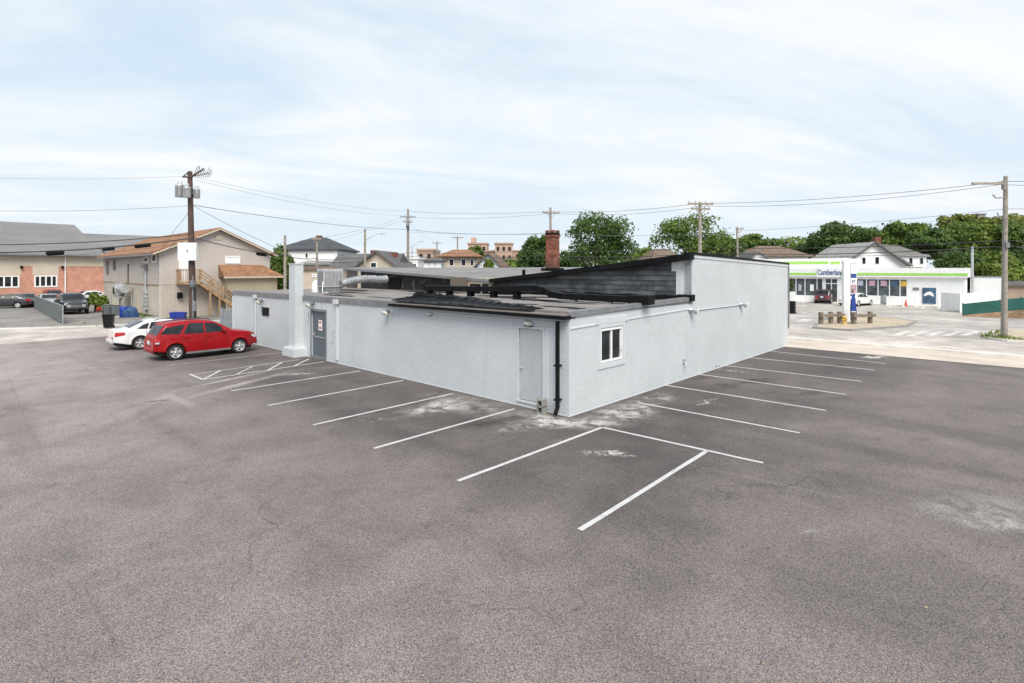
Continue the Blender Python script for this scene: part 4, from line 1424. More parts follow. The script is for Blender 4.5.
for x in (SX0 + .75, SX0 + 1.5):
    z = dz * (1 - (x - SX0) / 3.6)
    MB().bar((x, DY - .0, 0), (x, DY - .0, z + .7), .14).build('stair_post', M['wood'], hs)
MB().box(1.3, 1.65, -.35, -.02, 1.6, 2.1).build('wall_box', M['blackmetal'], hs)
# awning shed with its own shingle roof, right part of gable wall
AX0, AX1, AY = 4.55, 9.9, -1.5
MB().box(AX0 + .35, AX1 - .6, AY + .35, -.02, 0, 3.45).build('annexe_wall', mk('tan_board', (.40, .345, .25), .7, .08, .8, .05, pat='vert', per=.15, pstr=.5, dark=.7, dirt=.2), hs)
MB().add([(AX0, AY, 3.42), (AX1, AY, 3.42), (AX1 - 1.6, 0, 4.5), (AX0, 0, 4.5), (AX0, AY, 3.3), (AX1, AY, 3.3), (AX1 - .2, 0, 3.4), (AX0, 0, 3.4)],
         [(0, 1, 2, 3), (0, 4, 5, 1), (0, 3, 7, 4), (1, 5, 6, 2), (4, 7, 6, 5)]).build('annexe_roof', M['orangeroof_long'], hs)
MB().box(AX0 - .05, AX1 + .05, AY - .08, AY, 3.28, 3.42).tube([(AX0 + .1, AY - .05, 3.3), (AX0 + .3, AY + .3, 3.0), (AX0 + .3, AY + .3, .1)], .05, 6).build('gutter', M['tanwall'], hs)
# electric meters and conduits on the side wall
me_y = yw(147.5)
mm = MB().tube([(-.14, me_y, .3), (-.14, me_y, 4.4)], .07, 8).tube([(-.14, me_y + .35, 1.6), (-.14, me_y + .35, 4.2)], .04, 6)
for k in range(5):
    mm.box(-.28, -.02, me_y - .22, me_y + .22, .55 + k * .34, .82 + k * .34)
mm.build('meter_stack', M['steel'], hs)
MB().box(-.5, -.05, me_y - .3, me_y + .9, 4.15, 4.24).box(-.3, -.05, me_y - .1, me_y + .1, 4.24, 4.5).box(-.3, -.05, me_y + .5, me_y + .7, 4.24, 4.5).build('service_bracket', M['flash'], hs)
MB().tube([(-.1, yw(133), .1), (-.1, yw(133), 2.4)], .05, 6).build('conduit', M['steel'], hs)
MB().tube([(-.1, yw(112), .1), (-.1, yw(112), 1.9)], .04, 6).build('conduit', M['steel'], hs)
sdoor = MB().box(-.05, 0, yw(138) - .5, yw(138) + .5, .05, 2.1).build('side_door', M['tanwall'], hs)

# blower on bracket in front of side wall
by = (yw(119) + yw(126)) / 2
bl = thing('exhaust_blower', 'round galvanised exhaust blower on a post against the beige house', 'blower', hs.matrix_world @ Vector((0, 0, 0)), 0)
bl.location = C2 + Lv * yw(130) + Rv * -.75
bl.rotation_euler.z = ROT
MB().lathe([(0, -.42), (.5, -.4), (.62, -.32), (.66, 0), (.62, .32), (.5, .4), (0, .42)], 20, Matrix.Translation((0, .55, 2.05)) @ Matrix.Rotation(math.pi / 2, 4, 'Y')).box(-.35, .35, .2, 1.1, 2.35, 2.8).build('housing', M['steel'], bl)
MB().tube([(0, -.1, 2.25), (0, -1.6, 2.25)], [.42, .38], 14).box(-.35, .35, -1.3, -.6, 2.0, 2.5).build('motor', M['steel'], bl)
MB().lathe([(0, 0), (.34, .01), (.36, 0)], 16, Matrix.Translation((-.43, .6, 2.05)) @ Matrix.Rotation(-math.pi / 2, 4, 'Y')).build('inlet', M['dark'], bl)
MB().bar((0, .2, 0), (0, .2, 1.6), .14).box(-.4, .4, -.9, 1.1, 1.42, 1.52).bar((0, .2, .9), (0, -.7, 1.45), .08).build('stand', M['steel'], bl)
for i, (u, v, w, h_, lab) in enumerate([(108.5, 316.2, .75, .95, 'dark condenser box nearest the left end of the beige house'), (116.5, 317, .85, .95, 'dark condenser box between the blue tarp and another condenser')]):
    a = thing('condenser_box', lab, 'air conditioner', G(u, v), ROT, 'condensers beside the beige house')
    MB().box(-w / 2, w / 2, -w / 2, w / 2, .1, h_).build('cabinet', M['greyfence'], a)
    fn_ = MB().lathe([(w * .42, 0), (w * .40, .03), (.05, .05), (0, .05)], 16, Matrix.Translation((0, 0, h_)))
    fn_.build('fan_guard', M['blackmetal'], a)
    g_ = MB()
    for k in range(8):
        g_.box(-w / 2 - .012, -w / 2, -w / 2 + .05, w / 2 - .05, .18 + k * .09, .21 + k * .09)
    g_.build('grille', M['dark'], a)
    MB().box(-w / 2 - .04, w / 2 + .04, -w / 2 - .04, w / 2 + .04, 0, .1).build('base', M['kerb'], a)


def heap(u, v, w, d, h_, mat, name, label, cat, seed=1):
    r_ = random.Random(seed)
    ph_ = [r_.uniform(0, 6) for _ in range(6)]

    def fn(a, b_):
        an = a * 2 * math.pi
        q = b_ * math.pi / 2
        k = 1 + .14 * math.sin(3 * an + ph_[0]) + .08 * math.sin(7 * an + ph_[1] + 4 * q)
        r = math.cos(q) ** .45 * k
        z = math.sin(q) ** .8 * h_ * (1 + .1 * math.sin(2 * an + ph_[2]))
        return (math.cos(an) * r * w / 2, math.sin(an) * r * d / 2, z)
    return tag(MB().grid(fn, 28, 10).build(name, mat, loc=G(u, v)), label, cat)


heap(129.5, 317.3, 1.25, .9, .85, M['bluetarp'], 'tarp_bundle', 'rumpled dark blue tarp bundle against the beige house', 'tarp', 4)
bx_ = thing('blue_drum', 'upright blue drum at the left side of the blue tarp', 'drum', G(123.5, 317.4))
MB().lathe([(0, 0), (.27, 0), (.285, .03), (.27, .3), (.285, .33), (.27, .36), (.27, .62), (.285, .65), (.27, .68), (.27, .90), (.25, .93), (0, .93)], 20).build('shell', M['blueplastic'], bx_)
MB().lathe([(.05, .93), (.05, .955), (0, .955)], 10, Matrix.Translation((.12, 0, 0))).build('cap', M['white'], bx_)
heap(153, 320, 1.5, .6, .25, M['cinder'], 'rubble_pile', 'low pile of grey rubble at the corner of the beige house', 'rubble', 9)


def wheelie(loc, rz, mat, label, h_=1.0):
    b_ = thing('wheelie_bin', label, 'bin', loc, rz)
    s0, s1 = .23, .30
    vs = [(-s0, -s0, .06), (s0, -s0, .06), (s0, s0, .06), (-s0, s0, .06), (-s1, -s1, h_ * .92), (s1, -s1, h_ * .92), (s1, s1, h_ * .92), (-s1, s1, h_ * .92)]
    MB().add(vs, [(3, 2, 1, 0), (0, 1, 5, 4), (1, 2, 6, 5), (2, 3, 7, 6), (3, 0, 4, 7), (4, 5, 6, 7)]).box(-s1 - .02, s1 + .02, -s1 - .02, s1 + .02, h_ * .86, h_ * .92).build('tub', mat, b_)
    MB().grid(lambda u, v: ((u - .5) * 2 * (s1 + .03), (v - .5) * 2 * (s1 + .04), h_ * .925 + .06 * math.sin(math.pi * u) * math.sin(math.pi * v) ** .5), 8, 8).box(-s1 - .03, s1 + .03, -s1 - .04, s1 + .04, h_ * .90, h_ * .928).build('lid', mat, b_)
    for sgn in (1, -1):
        MB().lathe([(0, -.03), (.1, -.03), (.1, .03), (0, .03)], 14, Matrix.Translation((sgn * .24, s0 + .04, .10)) @ Matrix.Rotation(math.pi / 2, 4, 'Y')).build('wheel', M['tyre'], b_)
    MB().bar((-s1, s1 + .06, h_ * .88), (s1, s1 + .06, h_ * .88), .04).build('handle', mat, b_)
    return b_


wheelie(G(108.5, 328.2), .4, M['binblack'], 'black wheeled trash bin standing at the street kerb', 1.02)
wheelie(G(174.6, 320.9), .3, M['blueplastic'], 'left of two bright blue recycling bins behind the red suv', .72)
wheelie(G(181.6, 321.0), .2, M['blueplastic'], 'right of two bright blue recycling bins behind the red suv', .72)
ob = thing('gas_can', 'small red orange can on the ground by the green bush', 'can', G(98, 311))
MB().lathe([(0, 0), (.28, 0), (.30, .05), (.28, .4), (.18, .52), (.06, .56), (.06, .66), (0, .66)], 16).build('shell', M['orangeplastic'], ob)
MB().tube([(-.15, 0, .52), (-.12, 0, .68), (.12, 0, .68), (.15, 0, .52)], .03, 6).build('handle', M['orangeplastic'], ob)
# grey slat fence in the yard
fa, fb = G(62, 324.5), G(34.5, 309)
fc_ = thing('slat_fence', 'grey slatted metal fence running back beside the black pickup', 'fence', fa, math.atan2((fb - fa).y, (fb - fa).x))
FLn = (fb - fa).length
MB().box(0, FLn, -.02, .02, .08, 1.36).build('slat_panel', M['greyfence'], fc_)
for k in range(8):
    x = FLn * k / 7
    MB().tube([(x, -.05, 0), (x, -.05, 1.42)], .035, 8).build('post', M['steel'], fc_)
MB().tube([(0, -.05, 1.38), (FLn, -.05, 1.38)], .025, 6).build('top_rail', M['steel'], fc_)
# grey picket gate between the beige house and the painted building
ga, gb = G(221, 336.5), G(234, 337.5)
gt = thing('picket_gate', 'grey wooden picket gate beside the end of the painted wall', 'gate', ga, math.atan2((gb - ga).y, (gb - ga).x))
GLn = (gb - ga).length
pg = MB()
for k in range(9):
    x = GLn * (k + .5) / 9
    pg.prism([(x - .045, -.02, .06), (x + .045, -.02, .06), (x + .045, -.02, 1.6), (x, -.02, 1.68), (x - .045, -.02, 1.6)], (0, .025, 0))
pg.build('pickets', M['picket'], gt)
MB().box(0, GLn, .005, .05, .35, .45).box(0, GLn, .005, .05, 1.25, 1.35).build('rails', M['picket'], gt)
MB().box(-.06, .04, -.03, .08, 0, 1.75).build('post', M['picket'], gt)
MB().box(GLn - .04, GLn + .06, -.03, .08, 0, 1.75).build('post', M['picket'], gt)

# ================================================================ STORE
SS0, SS1, STT = -4.85, 17.0, 62.7
so = thing('convenience_store', 'long white convenience store with lime striped fascia across the road', 'shop', B(STT, SS0), ROT)
# local x = away from road, y = leftwards in the picture
SW_ = SS1 - SS0


def sy(u):         # local y of store front column
    k = (u - 512) / F
    o = B(STT, SS0)
    return (o.x - k * o.y) / (k * Lv.y - Lv.x)


def sz(y, v):
    return 4 + (270 - v) * (B(STT, SS0).y + .683 * y) / F


yE = sy(908)        # right end of the glazed part
glz = []
bays = [sy(q) for q in (907.5, 900, 889.5, 878, 866.5, 855)]
bays2 = [sy(q) for q in (836, 824, 817, 805, 796, 788)]
holes = [(bays[0], bays[-1], .95, 3.0), (bays2[1], bays2[-1], .75, 3.0), (sy(839), bays2[1] + .0 - .12, .05, 2.35)]
d0, d1 = sy(838.5), sy(824.5)
holes = [(bays[0], bays[-1], .95, 3.0), (d0 + .05, d1 - .05, .04, 3.0), (d1 + .15, bays2[-1], .75, 3.0)]
holed('y', 0, SW_, 0, 3.2, 0, .3, holes).build('front_wall', M['white'], so)
MB().box(.3, 14, 0, .3, 0, 3.2).box(13.7, 14, .3, SW_, 0, 3.2).box(.3, 14, SW_ - .3, SW_, 0, 3.2).build('rear_wall', M['white'], so)
MB().box(.3, 13.7, .3, SW_ - .3, .0, .03).build('shop_floor', M['kerb'], so)
sh = MB()
for k in range(5):
    sh.box(3 + k * 1.6, 3.5 + k * 1.6, 1.5, SW_ - 2, 0.03, 1.5)
sh.build('shelving', M['poster'], so)
MB().box(-.35, 14, -.25, SW_, 3.2, 4.22).build('fascia', M['white'], so)
MB().box(-.38, -.35, -.27, d0 - .2, 3.38, 3.66).box(-.38, -.35, sy(817.5), SW_, 3.38, 3.66).build('stripe', M['lime'], so)
MB().box(-.42, -.353, d0 - .2, sy(817.5), 3.12, 4.26).build('name_board', M['white'], so)
nb_y = (d0 + sy(818)) / 2
text_mesh('Cumberland', .92, M['navy'], 'sign_lettering', so, (-.43, sy(831.0), 3.42), (math.pi / 2, 0, -math.pi / 2), .012, 'CENTER', .60)
# raised parapet block on the left
MB().box(2.0, 10, sy(841), SW_, 4.22, 5.45).build('parapet', M['white'], so)
MB().box(1.97, 2.0, sy(836), sy(826.5), 4.72, 5.05).box(1.97, 2.0, sy(824.5), SW_, 4.75, 5.1).build('stripe', M['lime'], so)
for A_ in (bays, ):
    a, b_ = min(A_), max(A_)
    window(so, 'y', a, b_, .95, 3.0, 0.05, -1, M['white'], M['glasslit'], w=.09, mull=sorted(A_)[1:-1], name='shop_window')
a, b_ = d1 + .15, max(bays2)
window(so, 'y', a, b_, .75, 3.0, 0.05, -1, M['white'], M['glasslit'], w=.09, mull=[q for q in bays2[2:-1]], name='shop_window')
window(so, 'y', d0 + .05, d1 - .05, .04, 3.0, 0.05, -1, M['white'], M['glasslit'], w=.10, mull=[(d0 + d1) / 2], name='glass_door', trans=(2.35,))
for q, m_, s_ in ((903.7, 'yellow', .8), (894.5, 'icepaint', .8), (883.8, 'pink', .85), (872, 'pink', .85), (860.5, 'poster', .75), (812, 'white', .6), (800, 'poster', .5)):
    y = sy(q)
    MB().box(-.035, -.02, y - s_ * .36, y + s_ * .36, 2.15 if q > 850 else 1.4, 2.78 if q > 850 else 2.2).build('poster', M[m_], so)
MB().box(-.09, 0, sy(936), sy(922.5), .3, 2.05).build('wall_poster', M['icepaint'], so)
wpo = so.children[-1]
MB().prism([(-.1, sy(934.5), 1.05), (-.1, sy(929), 1.3), (-.1, sy(923.5), 1.1), (-.1, sy(924.5), 1.35), (-.1, sy(927), 1.58), (-.1, sy(930), 1.66), (-.1, sy(933), 1.5)], (.01, 0, 0)).build('print', M['white'], wpo)
MB().box(-.06, 0, sy(919), sy(913), 1.75, 2.05).build('notice', M['flash'], so)
# lean-to behind right
lt = MB().box(4.0, 13, -3.2, -.25, 0, 3.2)
lt.build('side_block', M['white'], so)
MB().box(3.95, 13, -3.25, -.25, 3.2, 3.28).build('side_coping', M['flash'], so)
MB().tube([(3.6, -.45, 0), (3.6, -.45, 6.6)], .12, 10).build('vent_stack', M['steel'], so)
MB().box(-1.6, -.01, -.2, SW_, 0, .12).build('front_walk', M['kerb'], so)
# sidewalk furniture
for q in (871, 890, 906, 917.5, 940):
    p = B(STT - 1.9, SS0 + sy(q))
    bo = thing('bollard', 'white bollard in front of the store', 'bollard', p, 0, 'white bollards along the store front')
    MB().lathe([(.09, 0), (.09, .95), (.07, 1.0), (0, 1.02)], 12).build('post', M['pvc'], bo)
    MB().lathe([(.14, 0), (.14, .05), (.09, .07)], 12).build('foot', M['kerb'], bo)
pr = thing('trash_bin', 'square grey trash bin standing under the store windows', 'bin', B(STT - 1.2, SS0 + sy(886)) + Vector((0, 0, .12)), ROT)
MB().box(-.3, .3, -.3, .3, 0, .85).build('body', M['picket'], pr)
MB().lathe([(.43, .85), (.36, .97), (.2, 1.05), (0, 1.06)], 4, Matrix.Rotation(math.pi / 4, 4, 'Z')).build('hood', M['flash'], pr)
rc = thing('traffic_cone', 'small red cone on the store pavement near the white bollards', 'cone', B(STT - 1.6, SS0 + sy(908)) + Vector((0, 0, .0)), ROT)
MB().lathe([(.17, .04), (.05, .72), (0, .73)], 14).build('body', M['orangeplastic'], rc)
MB().box(-.22, .22, -.22, .22, 0, .045).build('base', M['orangeplastic'], rc)
# dumpster enclosure of white vinyl
eA, eB, eC = G(942, 310.2), G(960.5, 312.6), G(997, 308.0)
for (a, b_, lab) in ((eA, eB, 'white vinyl fence panels facing the forecourt at the dumpster'), (eB + (eC - eB) * .03, eC, 'white vinyl fence run behind the green fence')):
    d = b_ - a
    vf = thing('vinyl_fence', lab, 'fence', a, math.atan2(d.y, d.x), 'white fences round the dumpster')
    ln = d.length
    npn = 3
    for k in range(npn):
        MB().box(ln * k / npn + .06, ln * (k + 1) / npn - .06, -.025, .025, .15, 1.72).build('panel', M['pvc'], vf)
    for k in range(npn + 1):
        MB().box(ln * k / npn - .06, ln * k / npn + .06, -.06, .06, 0, 1.82).build('post', M['pvc'], vf)
    for k in range(npn):
        MB().box(ln * k / npn + .06, ln * (k + 1) / npn - .06, -.04, .04, 1.72, 1.78).build('cap_rail', M['pvc'], vf)
dm = thing('dumpster', 'dark green lidded dumpster showing above the white enclosure', 'dumpster', G(966, 305.5), ROT + math.pi / 2)
MB().prism([(-1.3, -.8, .15), (1.3, -.8, .15), (1.45, -.8, 1.55), (-1.45, -.8, 1.75)], (0, 1.6, 0)).build('tub', M['greenfence'], dm)
MB().prism([(-1.5, -.85, 1.76), (1.5, -.85, 1.56), (1.5, 0, 1.75), (-1.5, 0, 1.98)], (0, 0, .06)).prism([(-1.5, .02, 1.98), (1.5, .02, 1.75), (1.5, .85, 1.6), (-1.5, .85, 1.78)], (0, 0, .06)).build('lid', mk('dark_teal_lid', (.05, .085, .085), .5, .1, 3), dm)
# green fence on retaining wall at the right
rA, rB = G(963, 316.5), G(1028, 319.0)
rd_ = (rB - rA)
rB2 = rA + rd_ * 1.8
rw = thing('retaining_wall', 'low brown block retaining wall rising under the green fence', 'wall', rA, math.atan2(rd_.y, rd_.x))
RL = rd_.length * 1.8
MB().prism([(0, 0, 0), (RL, 0, 0), (RL, 0, 1.35), (0, 0, .10)], (0, .3, 0)).build('blockwork', M['retaining'], rw)
gfz = thing('green_fence', 'dark green slatted fence on the brown retaining wall', 'fence', rA, math.atan2(rd_.y, rd_.x))
MB().prism([(0, .1, .11), (RL, .1, 1.36), (RL, .1, 2.35), (0, .1, 1.08)], (0, .05, 0)).build('slat_panel', M['greenfence'], gfz)
for k in range(7):
    x = RL * k / 6
    z = .1 + 1.25 * k / 6
    MB().tube([(x, .2, z), (x, .2, z + 1.08)], .04, 8).build('post', M['pvc'] if k in (1, 2) else M['greenfence'], gfz)

# island: pylon sign, blue banner, guard rails
sp = G(846, 322.5) + Vector((0, 0, .10))
sg = thing('pylon_sign', 'tall white store sign on square post on the dirt island', 'sign', sp, -.2)
MB().box(-.22, .22, -.20, .20, 0, 4.42).build('post', M['white'], sg)
cab = MB().box(.27, .70, -.16, .16, 2.05, 4.40).build('cabinet', M['white'], sg)
MB().box(-.24, .70, -.22, .22, 4.42, 4.62).build('topper', M['white'], sg)
text_mesh('87', .26, M['navy'], 'price_digits', cab, (.47, -.165, 2.95), (math.pi / 2, 0, 0), .006)
MB().box(.28, .66, -.168, -.16, 3.3, 3.62).build('price_panel', M['navy'], cab)
MB().box(.28, .66, -.168, -.16, 2.15, 2.8).build('price_panel', M['pink'], cab)
bn = thing('feather_banner', 'dark blue feather banner beside the white sign post', 'banner', G(853.5, 324.0) + Vector((0, 0, .10)), -.25)
bnm = MB()
prof = [(.20, .15), (.22, .6), (.20, 1.2), (.15, 1.7), (.06, 2.15)]
vs = []
for (hw_, z) in prof:
    for sgn in (-1, 1):
        vs.append((sgn * hw_ + (.02 * math.sin(z * 3)), .05 * math.sin(z * 2), z))
        vs.append((sgn * hw_ + (.02 * math.sin(z * 3)), .05 * math.sin(z * 2) + .012, z))
fs = []
for i in range(len(prof) - 1):
    a = i * 4
    fs += [(a, a + 2, a + 6, a + 4), (a + 1, a + 5, a + 7, a + 3), (a, a + 4, a + 5, a + 1), (a + 2, a + 3, a + 7, a + 6)]
bnm.add(vs, fs, True)
cl = bnm.build('cloth', M['blueban'], bn)
MB().box(-.15, .15, -.03, -.012, .65, .85).build('print', M['white'], cl)
MB().tube([(.0, .06, 0), (.0, .08, 2.2), (-.03, .08, 2.3)], .025, 6).lathe([(.3, 0), (.28, .08), (0, .12)], 12).build('pole', M['steel'], bn)
MB().tube([(-.03, .08, 2.2), (-.03, .08, 2.5)], .07, 8).build('pole_top', M['woodgrey'], bn)
for (ua, ub, v_, lab) in ((822, 843, 325.5, 'wooden guard rail left of the white sign post'), (855, 873.5, 325.5, 'wooden guard rail right of the blue banner')):
    a, b_ = G(ua, v_) + Vector((0, 0, .1)), G(ub, v_ - .8) + Vector((0, 0, .1))
    d = b_ - a
    g = thing('guard_rail', lab, 'guard rail', a, math.atan2(d.y, d.x), 'wooden guard rails on the island')
    ln = d.length
    MB().bar((-.15, 0, .62), (ln + .15, 0, .58), .16, .22).build('beam', M['woodgrey'], g)
    for x in (.1, ln - .1) if ub > 850 else (.1, ln * .52, ln - .1):
        MB().box(x - .12, x + .12, .085, .30, 0, .85).build('post', M['woodgrey'], g)
yh = thing('fire_hydrant', 'yellow hydrant at the foot of the white sign', 'hydrant', G(844.5, 325.6) + Vector((0, 0, .1)), .3)
MB().lathe([(.16, 0), (.16, .06), (.11, .08), (.11, .42), (.15, .44), (.13, .54), (.05, .62), (0, .63)], 14).build('body', M['yellow'], yh)
MB().tube([(-.22, 0, .33), (.22, 0, .33)], .06, 8).tube([(0, 0, .33), (0, -.2, .33)], .07, 8).build('outlets', M['yellow'], yh)
ap = thing('air_pump', 'white and dark air pump post seen past the end of the painted wall', 'pump', G(792.5, 313.5), ROT)
MB().box(-.22, .22, -.22, .22, 0, 1.15).box(-.3, .3, -.3, .3, 0, .08).build('cabinet', M['binblack'], ap)
MB().box(-.18, .18, -.18, .18, 1.15, 2.0).build('head', M['white'], ap)
MB().tube([(.2, -.2, 1.4), (.5, -.5, 1.3), (.9, -.8, .7), (.8, -.9, .1), (.3, -.7, .05)], .03, 6).build('hose', M['white'], ap)


# ================================================================ HOUSES BEYOND
def house(name, label, u0, u1, y, vbase, veave, vpeak, depth, wall, roof, rot=0.0, hip=False, chim=(), wins=(), gable_front=True, cat='house', over=.4, ridge=None, winmat=None):
    """box house seen from u0..u1 at distance y; roof gabled to the front, gabled to the side or hipped"""
    a, b_ = P(u0, 0, y), P(u1, 0, y)
    w = b_.x - a.x
    r = thing(name, label, cat, ((a.x + b_.x) / 2, y, 0), rot)
    ze = H + (HZ - veave) * y / F
    zp = H + (HZ - vpeak) * y / F
    hw_ = w / 2
    MB().box(-hw_, hw_, 0, depth, 0, ze).build('wall', wall, r)
    m = MB()
    o = over
    if hip:
        rl_ = ridge if ridge is not None else max(0.3, w / 2 - depth / 2)
        e = [(-hw_ - o, -o, ze), (hw_ + o, -o, ze), (hw_ + o, depth + o, ze), (-hw_ - o, depth + o, ze)]
        m.add(e + [(-rl_, depth / 2, zp), (rl_, depth / 2, zp)] + [(p[0], p[1], ze - .18) for p in e],
              [(0, 1, 5, 4), (1, 2, 5), (2, 3, 4, 5), (3, 0, 4), (0, 6, 7, 1), (1, 7, 8, 2), (2, 8, 9, 3), (3, 9, 6, 0), (9, 8, 7, 6)])
        m.build('roof', roof, r)
    elif gable_front:
        sl_ = (zp - ze) / hw_
        for s in (-1, 1):
            m.prism([(s * (hw_ + o), -o, ze - o * sl_), (0, -o, zp), (0, -o, zp + .2), (s * (hw_ + o), -o, ze - o * sl_ + .2)], (0, depth + 2 * o, 0))
        m.build('roof', roof, r)
        MB().prism([(-hw_, 0, ze), (hw_, 0, ze), (0, 0, zp - .02)], (0, depth, 0)).build('gable', wall, r)
    else:
        sl_ = (zp - ze) / (depth / 2)
        for s in (-1, 1):
            yy = depth / 2 + s * (depth / 2 + o)
            m.prism([(-hw_ - o, yy, ze - o * sl_), (-hw_ - o, depth / 2, zp), (-hw_ - o, depth / 2, zp + .2), (-hw_ - o, yy, ze - o * sl_ + .2)], (w + 2 * o, 0, 0))
        m.build('roof', roof, r)
        MB().prism([(-hw_, 0, ze), (-hw_, depth, ze), (-hw_, depth / 2, zp - .02)], (w, 0, 0)).build('gable', wall, r)
    for (uc, vt, vb, cw) in chim:
        x = (uc - 512) / F * y - r.location.x
        MB().box(x - cw / 2, x + cw / 2, depth * .45, depth * .45 + cw, zp - 2.0, H + (HZ - vt) * y / F).build('chimney', M['chimbrick'], r)
    for (ua, ub, va, vb) in wins:
        window(r, 'x', (ua - 512) / F * y - r.location.x, (ub - 512) / F * y - r.location.x, H + (HZ - vb) * y / F, H + (HZ - va) * y / F, 0, -1, M['white'], winmat or M['glass'], w=.10)
    return r


h1 = house('white_house', 'tall white house with dark hipped roof behind the white flue', 277, 337, 70, 275, 249, 235.5, 9, M['whitewall'], M['darkshingle'], hip=True, ridge=1.0, over=.35,
           chim=((307, 233.5, 240, .7),), wins=((305, 308.5, 252.5, 258.5), (311, 314, 261.5, 265), (325, 329, 265, 269), (286, 289, 263, 269), (335.0, 336.8, 252, 259)))
house('white_porch_house', 'lower white wing in front of the tall white house', 303, 336, 64, 290, 264.5, 261.8, 5, M['whitewall'], M['lightshingle'], gable_front=False, wins=((305, 309, 266, 271), (326, 330, 266, 269)))
tb = house('tan_shop', 'small tan building with dark red windows beside the rooftop condenser', 301, 330, 50, 300, 270, 269, 5, M['tanwall'], M['brownroof'], gable_front=False, wins=((312, 316.3, 274, 277), (317, 321, 274, 277)), over=.2)
h2 = house('tan_gable_house', 'tan gabled house with grey shingle roof and brick chimneys', 357, 397, 60, 290, 266.5, 252, 7, M['tanwall'], M['greyshingle'], rot=-.1,
           wins=((370, 377, 262, 268),), chim=((384.5, 251.5, 260, .7),))
w2 = MB().prism([(-6.2, 1.2, 4.35), (-6.2, 4.2, 5.95), (-6.2, 7.2, 4.35)], (8, 0, 0)).box(-6, 0, 1.6, 6.8, 0, 4.35)
w2.build('wing', M['greyshingle'], h2)
MB().box(-2.1, -1.4, 3.6, 4.3, 5.2, 6.35).build('chimney', M['chimbrick'], h2)
house('orange_roof_house', 'pale house with a shallow orange hipped roof beyond the low roof', 441, 477, 95, 270, 256, 248.5, 10, M['tanwall'], M['orangeroof_long'], hip=True, ridge=1.6, over=.8,
      wins=((449, 454, 259, 266), (461, 466, 259, 266), (470, 474, 259, 266)))
house('blue_gable_house', 'pale blue gabled house with white trim beyond the low roof', 477, 500, 72, 275, 265, 254, 6, M['bluewall'], M['brownroof'], rot=-.15, wins=((480.5, 482.5, 263, 268), (492, 494, 263, 268), (496, 498, 263, 268)))
house('distant_house', 'small white house with shallow roof between two utility poles', 424, 441, 85, 270, 260, 257.5, 5, M['whitewall'], M['greyshingle'], hip=True, ridge=.5, wins=((428, 430, 262, 266), (434, 436, 262, 266)))
house('brown_roof_house', 'house with brown hipped roof behind the end of the painted wall', 757, 808, 90, 275, 256, 244.5, 10, M['whitewall'], M['brownroof'], hip=True, ridge=1.8, over=.8, chim=(), wins=((766, 769, 260, 265),))
house('tan_hip_house', 'low tan hipped roof peeking over the black roof edge', 655, 684, 60, 270, 259, 247.5, 7, M['whitewall'], M['brownroof'], hip=True, ridge=.7)
house('pale_gable_house', 'small pale gabled house left of the brown roofed house', 748, 768, 76, 270, 260, 253, 6, M['whitewall'], M['greyshingle'])
# white gambrel house behind the store
w3 = house('white_gable_house', 'large white gabled house with light grey roof behind the store', 841, 907, 88, 290, 264, 243, 11, M['whitewall'], M['lightshingle'], chim=((899, 235, 245, .9),), over=.6,
           wins=((861.5, 866, 257, 264.5), (874.5, 879.5, 256.5, 264.5)))
xw3 = w3.location.x
zr = H + (270 - 244) * 92 / F
e0 = H + (270 - 257) * 92 / F
MB().prism([(5.0, 4, 6.0), (12, 4, e0), (12.6, 4, e0), (6.6, 4, zr - .2), (1.0, 4, zr)], (0, 9, 0)).build('side_roof', M['lightshingle'], w3)
MB().box(3.0, 11.5, 4.05, 12, 0, e0 - .05).build('side_wall', M['whitewall'], w3)
MB().box(5.2, 11.0, 3.2, 6.5, 4.5, 6.35).build('dormer', M['whitewall'], w3)
MB().prism([(4.8, 2.8, 6.35), (11.4, 2.8, 6.35), (10.2, 6.5, 7.1), (5.6, 6.5, 7.1)], (0, 0, .12)).build('dormer_roof', M['lightshingle'], w3)
for x in (5.9, 8.0, 9.8):
    window(w3, 'x', x, x + .7, 4.95, 6.1, 3.2, -1, M['white'], M['glass'], w=.08)
MB().tube([(-.2, -.62, 10.7 - 2.2), (5.4, -.62, 4.6)], .16, 6).tube([(-.3, -.62, 8.4), (-5.8, -.62, 4.6)], .16, 6).build('rake_board', M['greyshingle'], w3)
shd = house('brown_shed', 'low brown shed behind the green fence at the right edge', 1000, 1042, 60, 310, 285, 280.5, 5, mk('brown_shed_wall', (.30, .23, .17), .8, .15, 1), M['greyshingle'], gable_front=False, cat='shed')


# brick apartment towers far off
def block(name, label, u0, u1, y, v0, mat, depth=14, nw=3, nf=3, top=None, cat='apartment block'):
    a, b_ = P(u0, 0, y), P(u1, 0, y)
    z = H + (HZ - v0) * y / F
    r = thing(name, label, cat, ((a.x + b_.x) / 2, y, 0), 0)
    w = (b_.x - a.x)
    MB().box(-w / 2, w / 2, 0, depth, 0, z).box(-w / 2 - .3, w / 2 + .3, -.3, depth + .3, z, z + .5).build('wall', mat, r)
    for i in range(nw):
        for j in range(nf):
            x = -w / 2 + w * (i + .5) / nw
            zz = z - 2.4 - j * 3.0
            MB().box(x - w / nw * .22, x + w / nw * .22, -.06, -.0, zz, zz + 1.4).build('window', M['glass'], r)
    if top:
        MB().box(top[0], top[0] + top[1], depth * .3, depth * .6, z + .5, z + .5 + top[2]).build('roof_house', mat, r)
    return r


